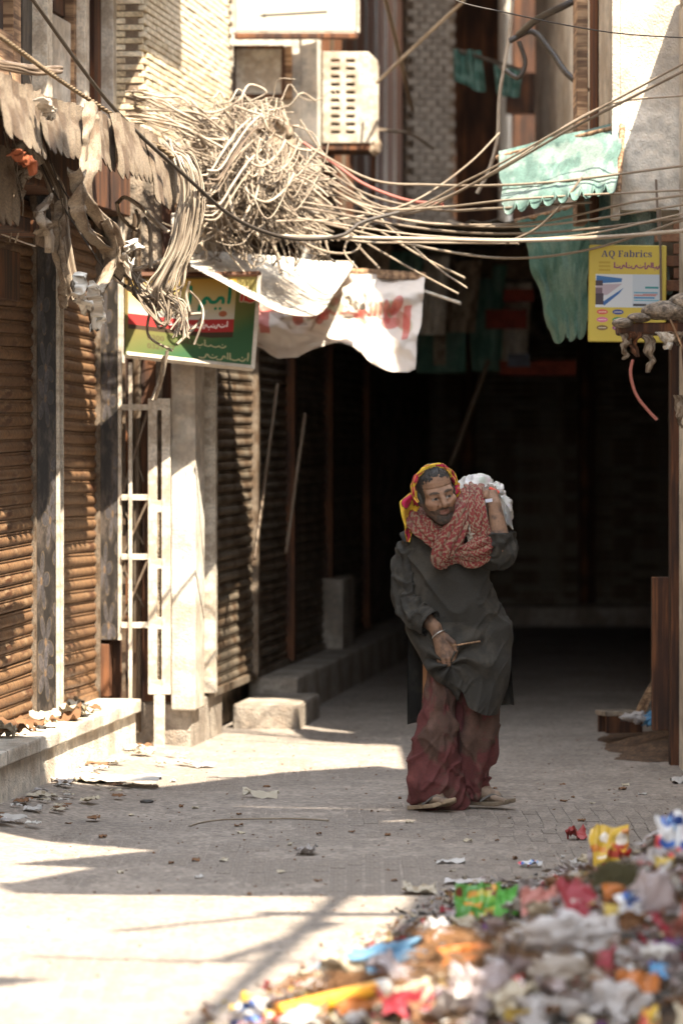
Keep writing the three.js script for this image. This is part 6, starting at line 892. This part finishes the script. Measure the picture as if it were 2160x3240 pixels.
lay('plastic_strip', 'pale bluish plastic strip on the shaded road', 'plastic', 1470, 2796, 125, 14, P_.clear, 11); lay('paper_strip', 'long thin white paper strip on the pavers', 'paper', 1425, 2733, 90, 6, P_.white, 13); lay('grey_leaf', 'curled dry grey leaf on the road', 'leaf', 970, 2705, 55, 12, P_.grey, 15, undefined, { amp: 0.2 });
lay('foil_scrap', 'white plastic scrap on the road beyond the pavers', 'plastic', 2150, 2477, 60, 14, P_.white, 17); lay('white_film', 'thin pale plastic film lying on the sunlit road', 'plastic', 1730, 2802, 70, 14, P_.clear, 19);
{
  const ring = new THREE.TorusGeometry(0.028, 0.006, 8, 24).rotateX(Math.PI / 2), p = onGround(465, 2543); ring.translate(p.x, 0.012, p.z); tag(obj('rubber_ring', ring, P_.dark), 'small black rubber ring on the road', 'ring');
  const W = [[600, 2618], [640, 2606], [700, 2598], [780, 2595], [880, 2594], [960, 2595], [1040, 2600]].map(([x, y]) => { const q = onGround(x, y); q.y = 0.006; return q; }); tag(obj('loose_wire', tube(W, 0.004, 50, 6), M.cable[1]), 'length of loose grey wire curved on the road', 'wire');
  const r = rng(31); for (let i = 0; i < 46; i++) { const py = 2460 + 380 * r(), px = 40 + 2080 * r(); const dry = r() < 0.6; lay(dry ? 'dry_leaf' : 'paper_bit', dry ? 'small dry brown leaf lying on the shaded road' : 'small pale paper bit lying on the shaded road', dry ? 'leaf' : 'paper', px, py, 10 + 18 * r(), 6 + 5 * r(), dry ? P_.brown : [P_.white, P_.cream, P_.paper][i % 3], 300 + i, dry ? 'dry leaves on the road' : 'paper bits on the road', { amp: 0.16, len: 0.02 + 0.03 * r() }); }
  const gs = []; for (let i = 0; i < 500; i++) { const d = 11.5 + 11 * r(), x = -1.6 + 3.6 * r(); const s = 0.004 + 0.008 * r(); const g = crumpledSheet(s, s, i, 2, 0.3); g.translate(x, 0.004, -d); gs.push(g); } stuff(tag(obj('ground_grit', gs, P_.brown), 'fine grit and crumbs scattered over the road', 'grit'));
  // pale rubbish banked along the ledge
  for (let i = 0; i < 64; i++) { const s = L1.s(-80 + 520 * r(), 0.3), o = 0.30 + 0.5 * r() * r(), w = L1.w(s, 0.05 * (1 - (o - 0.3) / 0.5), o), sz = 0.035 + 0.09 * r(); const m = ['paper', 'white', 'cream', 'newsprint', 'brown', 'clear'][Math.floor(r() * 6)]; const ob = tag(obj('paper_litter', crumpledSheet(sz, sz * (0.5 + r()), 500 + i, 10, 0.10), P_[m]), 'crumpled ' + { paper: 'beige paper', white: 'white plastic', cream: 'cream paper', newsprint: 'grey newspaper', brown: 'brown paper', clear: 'clear plastic' }[m] + ' banked against the concrete ledge', 'litter', 'rubbish banked along the ledge'); ob.position.copy(w); ob.position.y += 0.012; ob.rotation.y = r() * 6; }
  for (let i = 0; i < 22; i++) { const s = L1.s(20 + 300 * r(), 0.15), o = 0.03 + 0.17 * r(), w = L1.w(s, 0.31, o), sz = 0.04 + 0.09 * r(); const m = ['paper', 'brown', 'cream', 'brown', 'dark'][Math.floor(r() * 5)]; const ob = tag(obj('ledge_litter', crumpledSheet(sz, sz * (0.5 + r()), 600 + i, 9, 0.22), P_[m]), 'crumpled ' + { paper: 'beige paper', brown: 'brown paper', cream: 'cream paper', dark: 'black plastic' }[m] + ' lying on the ledge below the shutters', 'litter', 'litter on the ledge'); ob.position.copy(w); ob.position.y += sz * 0.1; ob.rotation.set((r() - 0.5), r() * 6, (r() - 0.5)); }
  lay('paper_sheet', 'long flattened white paper sheet along the edge of the shade', 'paper', 300, 2492, 420, 12, P_.white, 701, undefined, { amp: 0.03, len: 0.25, up: 0.02 }); lay('red_yellow_wrapper', 'red and yellow wrapper on the ground below the ledge', 'wrapper', 75, 2520, 90, 12, P_.snackR, 703, undefined, { amp: 0.08, len: 0.08, up: 0.01 });
}
// ------------------------------------------------------------------ rubbish by the timber board on the right
{
  const g = (px, py, d) => at(px, py, d);
  const soil = sheet(30, 20, (u, v) => { const x = lerp((1870 - CX) / K * 21.8, 2.6, u), d = lerp(20.6, 22.8, v); return V(x, 0.10 * smooth(0, 0.5, u) * Math.sin(Math.PI * v) + 0.04 * fb3(x * 6, d * 6, 2) * smooth(0, 0.2, u) * Math.sin(Math.PI * v), -d); });
  tag(obj('soil_heap', uvm(soil), std({ map: rep(T.stone, 2), color: new THREE.Color(0.5, 0.36, 0.26) })), 'low brown soil heap at the foot of the timber board', 'soil heap');
  const c = thing('broken_crate', 'dark broken crate lying on the soil heap', 'crate', [(1960 - CX) / K * 22, 0.06, -22], 0.3); obj('side_board', bx(-0.11, 0.11, 0, 0.1, 0.05, 0.07), M.wood, c); obj('top_board', bx(-0.12, 0.12, 0.1, 0.125, -0.08, 0.08), M.darkwall, c); obj('side_board', bx(-0.11, 0.11, 0, 0.1, -0.07, -0.05), M.wood, c);
  tag(obj('bent_cardboard', sheet(6, 18, (u, v) => { const p = g(lerp(2015, 2085, v * v * 0.6 + 0.4 * v), lerp(2285, 2140, v), 21.6); p.x += (u - 0.5) * 0.06; p.z += 0.05 * Math.sin(v * 3) ; return p; }, { thick: 0.006 }), M.palewood), 'pale bent cardboard strip standing in the soil heap', 'cardboard');
  const b = tag(obj('blue_bag', crumpledBag(0.17, 0.07, 0.12, 91), P_.skyblue), 'small bright blue plastic bag on the soil heap', 'plastic bag'); b.position.copy(g(2075, 2262, 21.5)); b.rotation.z = 0.5; const w = tag(obj('white_bag', crumpledBag(0.14, 0.06, 0.1, 93), P_.clear), 'small pale plastic bag beside the blue bag', 'plastic bag'); w.position.copy(g(2015, 2270, 21.5));
}
renderer.render(scene, camera);
